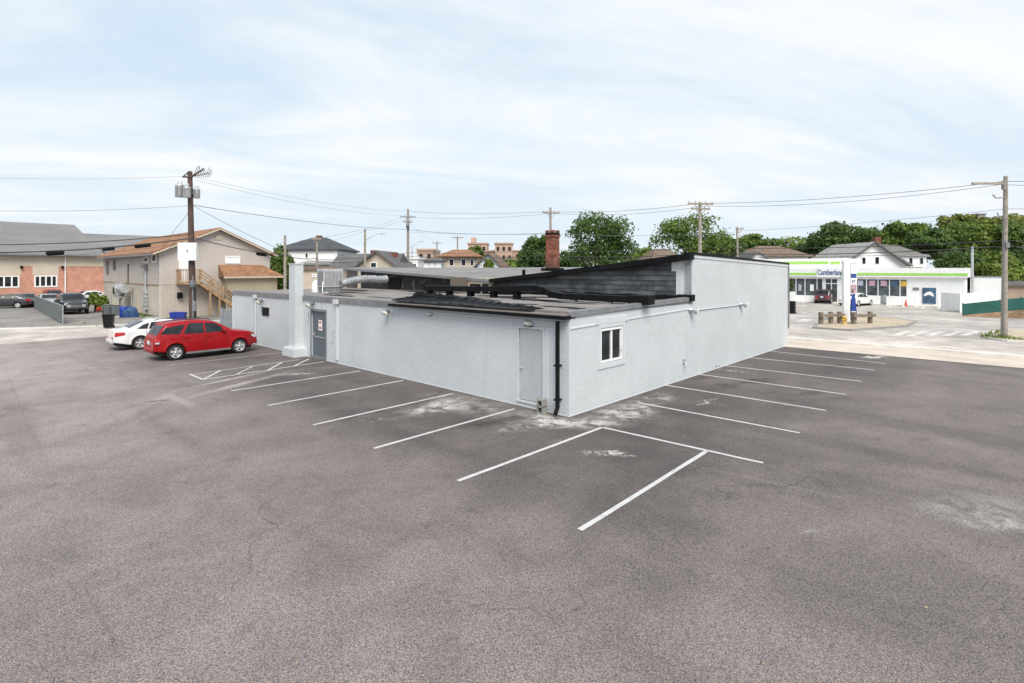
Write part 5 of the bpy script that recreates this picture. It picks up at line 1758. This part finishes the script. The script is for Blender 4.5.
block('brick_tower', 'tall pinkish brick apartment tower left of the dark tree', 495, 512.5, 190, 244, M['towerbrick'], nw=3, nf=3)
block('brick_block', 'lower pinkish brick wing joined to the apartment tower', 486, 520, 196, 251.5, M['towerbrick'], nw=6, nf=2)
block('brick_tower', 'pinkish brick tower with small roof tank behind the orange roof', 468, 487, 200, 244, M['towerbrick'], nw=3, nf=2, top=(-2.8, 1.9, 2.2))
block('brick_block', 'plain tan brick block right of the tall cross arm pole', 417, 433, 150, 250.5, M['towerbrick'], nw=2, nf=2)
block('stone_tower', 'square grey stone tower top above the hillside trees', 978, 985.5, 230, 214.5, M['stone'], nw=1, nf=1, depth=4, cat='tower')
block('white_block', 'low white flat building far behind the tan gabled house', 396, 418, 110, 259, M['white'], nw=3, nf=1, depth=8, cat='building')


# ================================================================ TREES
def tree(name, label, u, vtop, vbot, wpx, y, leaf, seed, group, nleaf=None, leafsize=None, shape=1.0, cat='tree', loc=None, base_z=0.0):
    r_ = np.random.default_rng(seed)
    x = (u - 512) / F * y
    zt_, zb_ = H + (HZ - vtop) * y / F, H + (HZ - vbot) * y / F
    zb_ = max(zb_, .2)
    w = wpx * y / F
    root = thing(name, label, cat, (x, y, base_z), 0, group)
    hgt = zt_ - zb_
    cz = (zt_ + zb_) / 2
    nl = int(11 + wpx * .42)
    lobes = []
    for i in range(nl):
        while True:
            p = r_.uniform(-1, 1, 3)
            if np.sum(np.abs(p) ** 2.8) < 1:
                break
        rr = r_.uniform(.16, .38)
        k = 1 - rr * .85
        wz = 1 - .25 * max(0, p[2])
        lobes.append((p[0] * k * w / 2 * wz, p[1] * k * w / 2 * wz, cz + p[2] * k * hgt / 2, rr * w / 2 * r_.uniform(.8, 1.15), rr * hgt / 2 * r_.uniform(.9, 1.2)))
    lobes.append((0, 0, cz, w * .30, hgt * .36))
    ls = leafsize or max(.16, 2.3 * y / F)
    n = nleaf or int(np.clip(wpx * (vbot - vtop) * 4.2, 700, 9000))
    vols = np.array([l[3] ** 2 for l in lobes])
    idx = r_.choice(len(lobes), n, p=vols / vols.sum())
    L = np.array(lobes)[idx]
    d = r_.normal(size=(n, 3))
    d /= np.linalg.norm(d, axis=1)[:, None]
    d[:, 2] = np.where(d[:, 2] < -.5, -d[:, 2] * .6, d[:, 2])
    rad = r_.uniform(.45, 1.0, n) ** .5
    rad *= 1 + .42 * (r_.random(n) ** 5)
    c = np.stack([L[:, 0] + d[:, 0] * L[:, 3] * rad, L[:, 1] + d[:, 1] * L[:, 3] * rad, L[:, 2] + d[:, 2] * L[:, 4] * rad], 1)
    # random leaf-spray quads, leaning outwards
    nrm = d * .7 + r_.normal(size=(n, 3)) * .6 + np.array([0, 0, .35])
    nrm /= np.linalg.norm(nrm, axis=1)[:, None]
    ref = r_.normal(size=(n, 3))
    ta = np.cross(nrm, ref)
    ta /= np.linalg.norm(ta, axis=1)[:, None]
    tb_ = np.cross(nrm, ta)
    s = ls * r_.uniform(.5, 1.25, n)[:, None]
    v0 = c + ta * s * .75
    v1 = c + tb_ * s * .42 + nrm * s * .12
    v2 = c - ta * s * .65
    v3 = c - tb_ * s * .42 + nrm * s * .12
    V = np.stack([v0, v1, v2, v3], 1).reshape(-1, 3)
    V[:, 2] = np.maximum(V[:, 2], .03)
    me = bpy.data.meshes.new('crown')
    me.vertices.add(n * 4)
    me.vertices.foreach_set('co', V.ravel())
    me.loops.add(n * 4)
    me.loops.foreach_set('vertex_index', np.arange(n * 4))
    me.polygons.add(n)
    me.polygons.foreach_set('loop_start', np.arange(n) * 4)
    me.materials.append(leaf)
    me.update(calc_edges=True)
    me.validate()
    o = bpy.data.objects.new('crown', me)
    COL.objects.link(o)
    o.parent = root
    tm = MB()
    tr = max(.07, w * .028)
    tm.tube([(0, 0, -.1), (.05 * w * r_.normal() * .3, 0, zb_ * .6 + .2), (0, 0, cz)], [tr * 1.3, tr, tr * .45], 8)
    for i in range(min(9, nl)):
        l = lobes[i]
        z0 = zb_ + (cz - zb_) * r_.uniform(.1, .7)
        tm.tube([(0, 0, z0), (l[0] * .5, l[1] * .5, (z0 + l[2]) / 2 + .1 * hgt * .3), (l[0], l[1], l[2])], [tr * .5, tr * .32, tr * .12], 6)
    tm.build('trunk', M['bark'], root)
    return root


tree('deciduous_tree', 'dark dense round tree left of the brick stack', 538, 233, 283, 50, 76, M['leaf_dark'], 11, 'trees beyond the building')
tree('deciduous_tree', 'big dark green round tree just right of the brick stack', 599, 206, 288, 76, 72, M['leaf_dark'], 12, 'trees beyond the building')
tree('deciduous_tree', 'broad green tree behind the tall grey pole over the black roof', 690, 210, 284, 86, 78, M['leaf_mid'], 13, 'trees beyond the building')
tree('deciduous_tree', 'small green tree between the beige house and the white house', 281, 247, 300, 40, 60, M['leaf_mid'], 14, 'trees beyond the building')
tree('deciduous_tree', 'low dark tree to the right of the broad green tree', 722, 236, 262, 46, 84, M['leaf_dark'], 15, 'trees beyond the building')
tree('deciduous_tree', 'low pale tree with open crown above the brown roof', 756, 234, 258, 56, 118, M['leaf_mid'], 16, 'trees beyond the building')
tree('deciduous_tree', 'sparse tree with wispy top right of the brown roof', 792, 235, 260, 44, 125, M['leaf_light'], 17, 'trees beyond the building', nleaf=1400)
tree('deciduous_tree', 'small tree on the rise between the brick towers', 476, 246, 262, 22, 150, M['leaf_mid'], 18, 'trees beyond the building')
tree('deciduous_tree', 'small light green tree in front of the pale blue gabled house', 489, 258, 275, 12, 66, M['leaf_light'], 19, 'trees beyond the building')
tree('deciduous_tree', 'small tree behind the right slope of the tan gabled house', 390, 257, 272, 18, 80, M['leaf_mid'], 20, 'trees beyond the building')
tree('deciduous_tree', 'low bushy tree at the foot of the brick towers', 508, 261, 273, 24, 90, M['leaf_light'], 23, 'trees beyond the building')
tree('deciduous_tree', 'slim low tree between the brick stack and the big round tree', 570, 250, 273, 26, 92, M['leaf_dark'], 24, 'trees beyond the building')
tree('deciduous_tree', 'pale low tree between the big round tree and the broad tree', 645, 247, 266, 36, 110, M['leaf_light'], 25, 'trees beyond the building')
hill = [
    (845, 222, 266, 78, 104, 'leaf_dark', 'wide dark tree right behind the white gable peak', 31),
    (818, 236, 264, 42, 110, 'leaf_dark', 'dark rounded tree over the lettered store sign', 32),
    (905, 221, 264, 70, 112, 'leaf_mid', 'mid green tree rising right of the brick chimney of the white house', 33),
    (948, 218, 275, 74, 108, 'leaf_mid', 'large leafy tree behind the grey vent stack', 34),
    (985, 221, 280, 60, 104, 'leaf_light', 'yellow green tree under the square stone tower', 35),
    (1016, 219, 290, 64, 100, 'leaf_mid', 'tall tree behind the tall weathered pole', 36),
    (998, 254, 300, 56, 64, 'leaf_light', 'bright green tree low behind the dumpster fence', 37),
    (965, 246, 292, 50, 78, 'leaf_dark', 'dark tree behind the white side block of the store', 38),
    (1030, 248, 300, 60, 74, 'leaf_dark', 'dark tree at the right edge above the brown shed', 39),
    (1062, 222, 290, 80, 96, 'leaf_mid', 'tree just past the right edge of the wooded slope', 40),
    (880, 233, 262, 44, 128, 'leaf_light', 'pale tree top between the two dark crowns over the white house', 41),
    (925, 229, 262, 50, 96, 'leaf_dark', 'dark tree tucked behind the dormer roof', 42),
    (1002, 214, 240, 60, 170, 'leaf_yellow', 'far pale tree on the hilltop by the stone tower', 43),
    (955, 214, 236, 40, 180, 'leaf_yellow', 'far wispy tree on the hilltop left of the stone tower', 44),
]
for (u, v0, v1, w, y, lf, lab, sd_) in hill:
    tree('deciduous_tree', lab, u, v0, v1, w, y, M[lf], sd_, 'trees on the slope behind the store', leafsize=max(.2, 2.5 * y / F))
tree('bush', 'leafy green bush between the black pickup and the beige house', 95.5, 292, 311.2, 21, 51, M['leaf_light'], 51, None, cat='bush', nleaf=1600)
tree('bush', 'low dark shrub beside the air pump at the end of the wall', 789.5, 277, 292, 9, 60, M['leaf_dark'], 52, None, cat='bush', nleaf=600)
# tree line that closes the view far behind the houses
far_labels = ['far tree behind the white house with the hipped roof', 'far tree behind the tan gabled house', 'far tree behind the tan brick block', 'far tree behind the shallow orange roof',
              'far tree behind the brick towers', 'far tree behind the brick stack', 'far tree behind the big round tree', 'far tree behind the tan hipped roof', 'far tree behind the broad green tree',
              'far tree behind the brown hipped roof', 'far tree behind the raised store parapet', 'far tree left of the white house', 'far tree behind the beige house']
for i, (u, vt) in enumerate([(330, 258), (385, 260), (425, 260), (455, 259), (510, 258), (560, 256), (620, 252), (655, 248), (705, 246), (775, 246), (830, 246), (300, 258), (255, 258)]):
    tree('deciduous_tree', far_labels[i], u, vt, 276, 66, 175, M['leaf_dark'] if i % 2 else M['leaf_mid'], 60 + i, 'far trees behind the houses', nleaf=1500)


# ================================================================ POLES AND WIRES
def pole(label, base, ztop, r, mat, arms=(), lean=(0, 0), name='utility_pole', arm_dir=0.0, ins=True):
    o = thing(name, label, 'utility pole', base, arm_dir)
    n_ = 8
    MB().tube([(lean[0] * k / n_, lean[1] * k / n_, -.2 + (ztop + .2) * k / n_) for k in range(n_ + 1)], [r * (1.2 - .45 * k / n_) for k in range(n_ + 1)], 12).build('shaft', mat, o)
    for (z, w) in arms:
        a = MB().box(-w / 2, w / 2, -.18, -.06, z - .07, z + .07)
        a.bar((-w * .25, -.12, z - .05), (0, -.05, z - .6), .04).bar((w * .25, -.12, z - .05), (0, -.05, z - .6), .04)
        am = a.build('cross_arm', mat, o)
        if ins:
            for k in (-.46, -.2, .2, .46):
                MB().lathe([(.03, 0), (.05, .05), (.03, .09), (.055, .13), (.03, .18), (0, .19)], 8, Matrix.Translation((w * k, -.12, z + .07))).build('insulator', M['steel'], am)
    return o


p1 = Vector((-21.85, 37.0, 0))
pa = pole('dark wooden utility pole with transformers and white box behind the red suv', p1, 10.75, .20, M['pole_dark'], arms=(), lean=(-.22, 0), arm_dir=.0)
MB().box(-.62, -.1, -.2, -.1, 10.3, 10.40).bar((-.6, -.15, 10.38), (-.2, -.12, 10.7), .06).bar((-.2, -.1, 10.3), (.7, .1, 10.95), .10).build('cross_arm', M['pole_dark'], pa)
br2 = MB()
random.seed(5)
for k in range(9):
    x = .15 + .14 * k
    br2.tube([(x - .2, .05, 10.35), (x, .0, 10.7 + .1 * random.random()), (x + random.uniform(-.15, .2), 0, 10.95 + random.uniform(-.1, .2))], .02, 5)
br2.bar((-.2, 0, 10.4), (1.1, .05, 10.65), .06)
br2.build('cutout_bracket', M['flash'], pa)


def transformer(x, y, z, parent, s=1.0):
    o = MB().lathe([(0, 0), (.22 * s, 0), (.24 * s, .04), (.24 * s, .62 * s), (.25 * s, .64 * s), (.22 * s, .72 * s), (0, .76 * s)], 16, Matrix.Translation((x, y, z))).build('transformer', M['steel'], parent)
    for d in (-.1, .1):
        MB().lathe([(.03, 0), (.045, .06), (.03, .10), (.045, .15), (.02, .22), (0, .22)], 8, Matrix.Translation((x + d * s, y, z + .74 * s))).build('bushing', M['steel'], o)
    MB().box(x - .04, x + .04, y - .26 * s, y - .23 * s, z + .1, z + .6 * s).build('bracket', M['flash'], o)


transformer(-.86, -.1, 8.98, pa, 1.2)
transformer(-.16, -.42, 8.90, pa, 1.0)
transformer(.24, .0, 8.92, pa, .9)
MB().box(-.9, .35, -.12, .1, 9.2, 9.32).build('transformer_arm', M['flash'], pa)
MB().box(-.75, .47, -.50, -.26, 4.65, 5.85).build('white_box', M['pvc'], pa)
MB().box(-.12, -.07, -.53, -.50, 5.2, 5.38).build('box_latch', M['blackmetal'], pa)
MB().tube([(.15, -.25, .2), (.12, -.25, 3.6)], .05, 8).box(.0, .42, -.55, -.22, 3.0, 3.10).box(.08, .3, -.5, -.24, 2.85, 3.3).box(.1, .32, -.3, -.18, 1.2, 1.9).build('riser', M['flash'], pa)

base_r = G(1004, 338.3)
pr_ = pole('tall weathered grey utility pole on the verge at the right', base_r, 9.5, .14, M['pole_grey'], arms=(), lean=(.10, 0), arm_dir=0.0)
MB().box(-1.9, -.1, -.1, .02, 9.0, 9.12).box(-.12, .05, -.12, .05, 8.7, 9.2).tube([(.05, -.05, 8.25), (-.55, -.1, 8.2), (-.75, -.1, 8.4)], .04, 6).tube([(.05, -.05, 7.0), (-.3, -.1, 7.0), (-.5, -.1, 7.35)], .035, 6).build('side_bracket', M['pole_grey'], pr_)
MB().tube([(-.16, -.15, .3), (-.12, -.15, 7.2)], .03, 6).box(-.1, .12, -.26, -.14, 5.3, 5.6).build('riser', M['flash'], pr_)


def along(u, d0=0.0):
    """pole line on the far side of the road: from the right-hand pole along the road to column u"""
    k = (u - 512) / F
    d = (base_r.x - k * base_r.y) / (-Lv.x + k * Lv.y)
    return base_r + Lv * d


pb = along(700)
ztop = lambda p, v: H + (HZ - v) * p.y / F
pB = pole('pale pole with double cross arms in front of the broad green tree', pb, ztop(pb, 202), .16, M['pole_grey'], arms=((ztop(pb, 204), 2.2), (ztop(pb, 209), 1.6)), arm_dir=.15)
pc = along(550.5)
pC = pole('wooden pole with tilted cross arm standing above the brick stack', pc, ztop(pc, 207.5), .15, M['pole_grey'], arms=((ztop(pc, 213), 1.9),), arm_dir=.35)
pd = along(408)
pD = pole('pole with two cross arms above the tan gabled house', pd, ztop(pd, 209), .19, M['pole_grey'], arms=((ztop(pd, 217), 2.0), (ztop(pd, 222), 1.2)), arm_dir=.1)
MB().lathe([(0, 0), (.22, 0), (.22, .6), (0, .7)], 10, Matrix.Translation((0, -.35, ztop(pd, 228)))).build('transformer', M['flash'], pD)
pE = P(739, 0, 66); pE.z = 0
pole('leaning pole with short arm right of the pale pole', pE, ztop(pE, 227), .14, M['pole_grey'], arms=((ztop(pE, 229), 1.1),), lean=(-.3, 0), arm_dir=.3)
pF = P(437, 0, 112); pF.z = 0
pole('distant thin pole with flat cross arm above the distant white house', pF, ztop(pF, 241.5), .15, M['pole_grey'], arms=((ztop(pF, 243), 2.0),), ins=False)
pG = P(457.5, 0, 100); pG.z = 0
pole('distant thin pole with flat cross arm over the orange roof', pG, ztop(pG, 236), .15, M['pole_grey'], arms=((ztop(pG, 237.5), 2.2),), ins=False)
pH = P(285, 0, 44); pH.z = 0
pole('thin grey pole beside the small green tree by the flue', pH, ztop(pH, 235.5), .12, M['pole_grey'])
pI = P(317, 0, 52); pI.z = 0
pole('thin pole with a short top arm in front of the white house', pI, ztop(pI, 237.5), .12, M['pole_grey'], arms=((ztop(pI, 239), .9),), ins=False)
pL = P(365, 0, 58); pL.z = 0
lp = thing('street_lamp', 'street lamp pole with long curved arm above the tan gabled house', 'street lamp', pL)
MB().tube([(0, 0, 0), (0, 0, ztop(pL, 229))], [.16, .11], 10).build('shaft', M['pole_grey'], lp)
zl = ztop(pL, 241)
MB().tube([(0, 0, zl), (.7, 0, zl + .5), (1.4, 0, zl + .75), (1.7, 0, zl + .78)], .035, 6).build('arm', M['steel'], lp)
MB().lathe([(0, -.06), (.13, -.03), (.15, .03), (.06, .1), (0, .1)], 10, Matrix.Translation((1.9, 0, zl + .78)) @ Matrix.Diagonal((2.0, 1, 1, 1))).build('lamp_head', M['steel'], lp)
pM = P(372, 0, 95); pM.z = 0
lp2 = thing('street_lamp', 'faint distant street lamp just left of the pole with two cross arms', 'street lamp', P(409.5, 270, 100) * Vector((1, 1, 0)) if False else Vector(((412 - 512) / F * 100, 100, 0)))
MB().tube([(0, 0, 0), (0, 0, ztop(Vector((0, 100, 0)), 246))], .09, 8).build('shaft', M['steel'], lp2)
MB().tube([(0, 0, 8.3), (.8, 0, 9.0), (1.6, 0, 9.25)], .05, 6).build('arm', M['steel'], lp2)
MB().box(1.5, 2.1, -.12, .12, 9.2, 9.32).build('lamp_head', M['steel'], lp2)


def wire(label, pts, sag=.3, r=.014, mat='wire', cases=(), group='overhead wires', name='overhead_wire'):
    """a wire hung through the support points"""
    path = []
    for a, b_ in zip(pts[:-1], pts[1:]):
        n_ = 14
        for k in range(n_ + 1):
            f = k / n_
            p = a.lerp(b_, f)
            p.z -= sag * 4 * f * (1 - f)
            if not path or k > 0:
                path.append(p)
    if cases:
        o = thing(name, label, 'cable', path[0], 0, group)
        MB().tube([p - path[0] for p in path], r, 6).build('cable', M[mat], o)
        for f, ln, rr in cases:
            i = int(f * (len(path) - 2))
            d = (path[i + 1] - path[i]).normalized()
            c = path[i] - path[0] + Vector((0, 0, -rr * .8))
            MB().tube([c - d * ln / 2, c - d * ln * .42, c + d * ln * .42, c + d * ln / 2], [rr * .5, rr, rr, rr * .5], 10).build('splice_case', M['blackmetal'], o)
        return o
    return tag(MB().tube(path, r, 5).build(name, M[mat]), label, 'wire', group)


p1t = lambda v, du=0: P(192 + du, v, 37.0)
off = Vector((-30, -6, 0))
# left of the dark pole
wire('thin high wire running left from the top of the dark pole', [P(-60, 175, 40), p1t(176, -3)], .25, .010)
wire('neutral wire running left from the transformers of the dark pole', [P(-60, 209, 36), p1t(205.5)], .25, .014)
wire('thick black cable with splice cases left of the dark pole', [P(-60, 252, 33), p1t(238)], .35, .05, 'cable', cases=((.50, .95, .16), (.70, .7, .12), (.90, .95, .13)))
wire('thinner black cable above the spliced one left of the dark pole', [P(-60, 244.5, 34), p1t(234)], .25, .034, 'cable')
wire('thin cable below the spliced one in front of the brick hall', [P(-60, 262, 33), p1t(243)], .2, .010, 'cable')
wire('service drop hanging from the dark pole to the beige house corner', [p1t(206), P(176, 228, 41), P(159, 251, 44)], .12, .014, 'cable')
wire('slack second drop from the dark pole to the beige house meters', [p1t(236), P(176, 240, 41), P(150, 262, 44.5)], .3, .012, 'cable')
# right of the dark pole
wire('cable running right from the white box past the gable with a splice case', [p1t(237), P(285, 255, 44), P(317, 258, 52)], .2, .032, 'cable', cases=((.40, .9, .15),))
wire('straight steep wire down from the dark pole towards the thin grey pole', [p1t(205), P(285, 251, 44)], .15, .014, 'cable')
wire('long sagging wire from the dark pole to the pole with two cross arms', [p1t(205), P(408, 229.5, pd.y), P(550, 233, pc.y)], .35, .020, 'cable')
wire('upper faint wire from the dark pole top to the cross arm pole', [p1t(177, 3), P(406, 211, pd.y)], .5, .010)
wire('lower faint wire from the dark pole top to the cross arm pole', [p1t(180, 3), P(411, 216, pd.y)], .6, .010)
wire('wire from the street lamp pole up to the cross arm pole', [P(300, 240.5, 54), P(365, 229, 58), P(405, 216, pd.y)], .1, .014)
wire('second wire below it from the street lamp pole to the cross arm pole', [P(310, 246, 54), P(365, 231, 58), P(408, 219, pd.y)], .1, .012)
# along the road
wire('top road wire along the cross arm poles to the right pole', [P(408, 211, pd.y), P(549, 211.5, pc.y), P(699, 203.5, pb.y), P(1003, 181.5, base_r.y), P(1400, 150, 21)], .30, .018)
wire('second road wire just below the top one along the poles', [P(404, 216.5, pd.y), P(553, 213, pc.y), P(706, 206, pb.y), P(1000, 184.5, base_r.y), P(1400, 160, 21)], .42, .016)
wire('middle road wire passing behind the trees to the right pole', [P(408, 232, pd.y), P(551, 234, pc.y), P(700, 234, pb.y), P(739, 231, 50), P(1006, 209, base_r.y), P(1400, 190, 21)], .15, .013)
wire('upper black road cable crossing in front of the store trees', [P(317, 259.5, 52), P(408, 252.5, pd.y), P(551, 249.5, pc.y), P(700, 247.5, pb.y), P(1006, 240.5, base_r.y), P(1400, 232, 21)], .22, .026, 'cable', cases=((.78, 1.1, .07),))
wire('lower black road cable crossing above the store roof', [P(317, 262, 52), P(408, 256.5, pd.y), P(551, 255, pc.y), P(700, 253, pb.y), P(1006, 246, base_r.y), P(1400, 240, 21)], .28, .030, 'cable')
wire('thin cable beneath the black road cables over the tree tops', [P(408, 262, pd.y), P(551, 259, pc.y), P(700, 257, pb.y), P(1006, 250, base_r.y), P(1400, 245, 21)], .2, .016, 'cable')
wire('slanting wire from the cross arm pole down to the distant poles', [P(409, 222, pd.y), P(437, 243, 110)], .4, .012)

# litter and grit scattered over the lot
lt_ = MB()
random.seed(77)
for i in range(110):
    p = G(random.uniform(20, 1010), random.uniform(385, 680))
    if toB(p)[0] > -.3 and toB(p)[1] > -.3:
        continue
    r_ = random.uniform(.006, .020)
    a = random.uniform(0, 6)
    lt_.add([(p.x + math.cos(a + k * 1.5708) * r_ * (1 if k % 2 else .6), p.y + math.sin(a + k * 1.5708) * r_ * (1 if k % 2 else .6), .006 + (.012 if k == 0 else 0)) for k in range(4)], [(0, 1, 2, 3)])
tag(lt_.build('litter', mk('dry_litter', (.30, .23, .14), .9, .5, .7), fix=False), 'dry leaves and grit scattered over the asphalt', 'litter', kind='stuff')
# ================================================================ SKY, SUN, CAMERA
EL, AZ = math.radians(50), math.radians(166)       # sun high, to the right and behind the camera (azimuth from +Y clockwise)
sdir = Vector((math.cos(EL) * math.sin(AZ), math.cos(EL) * math.cos(AZ), math.sin(EL)))
w = bpy.data.worlds.new('World')
scn.world = w
w.use_nodes = True
t = NT(w)
bg = t.n['Background']
sky = t.node('ShaderNodeTexSky', sky_type='NISHITA')
sky.sun_disc = False
sky.sun_elevation = EL
sky.sun_rotation = AZ
sky.air_density = 1.0
sky.dust_density = 1.5
tc = t.node('ShaderNodeTexCoord').outputs['Generated']
sx = t.node('ShaderNodeSeparateXYZ')
t.link(tc, sx.inputs[0])
zz = t.math('ADD', t.math('MAXIMUM', sx.outputs[2], 0.0), .13)
px, py = t.math('DIVIDE', sx.outputs[0], zz), t.math('DIVIDE', sx.outputs[1], zz)
# rotate and stretch so the streaks run from left to upper right
ca, sa = math.cos(.35), math.sin(.35)
qx = t.math('ADD', t.math('MULTIPLY', px, ca), t.math('MULTIPLY', py, sa))
qy = t.math('SUBTRACT', t.math('MULTIPLY', py, ca), t.math('MULTIPLY', px, sa))
vec = t.vec(t.math('MULTIPLY', qx, .34), t.math('MULTIPLY', qy, .9), 3.7)
c1 = t.noise(vec, 1.25, 7, .6, .9)
c2 = t.noise(t.vec(t.math('MULTIPLY', qx, .5), qy, 1.3), .55, 4, .5, .4)
cov = t.ramp(t.math('ADD', t.math('MULTIPLY', c1, .62), t.math('MULTIPLY', c2, .38)), .37, .66)
low = t.ramp(sx.outputs[2], .40, .02)
cov = t.math('MAXIMUM', cov, t.math('MULTIPLY', low, .5))
K = 10.0
bluish = t.mix(.80, sky.outputs[0], (.59 * K, .76 * K, .90 * K))
cloud = t.mix(t.ramp(c2, .3, .7), (.77 * K, .82 * K, .88 * K), (.86 * K, .88 * K, .90 * K))
colr = t.mix(t.math('ADD', t.math('MULTIPLY', cov, .82), .17), bluish, cloud)
t.link(colr, bg.inputs[0])
bg.inputs[1].default_value = .057

sl_ = bpy.data.lights.new('sun', 'SUN')
sl_.energy = 2.0
sl_.angle = math.radians(35)
sl_.color = (1, .94, .86)
so_ = bpy.data.objects.new('sun', sl_)
COL.objects.link(so_)
so_.rotation_euler = (-sdir).to_track_quat('-Z', 'Y').to_euler()
so_.location = (0, 0, 60)

cam = bpy.data.cameras.new('camera')
cam.sensor_width = 36
cam.lens = 36 * F / 1024
cam.shift_y = -(341.5 - HZ) / 1024
cam.clip_end = 3000
cam.clip_start = .1
co = bpy.data.objects.new('camera', cam)
COL.objects.link(co)
co.location = (0, 0, H)
co.rotation_euler = (math.pi / 2, 0, 0)
scn.camera = co

scn.view_settings.view_transform = 'Standard'
scn.view_settings.look = 'None'
scn.view_settings.exposure = 1.0
scn.view_settings.gamma = 1
scn.view_settings.use_curve_mapping = False
scn.cycles.use_denoising = True
scn.cycles.max_bounces = 6
bpy.context.view_layer.update()
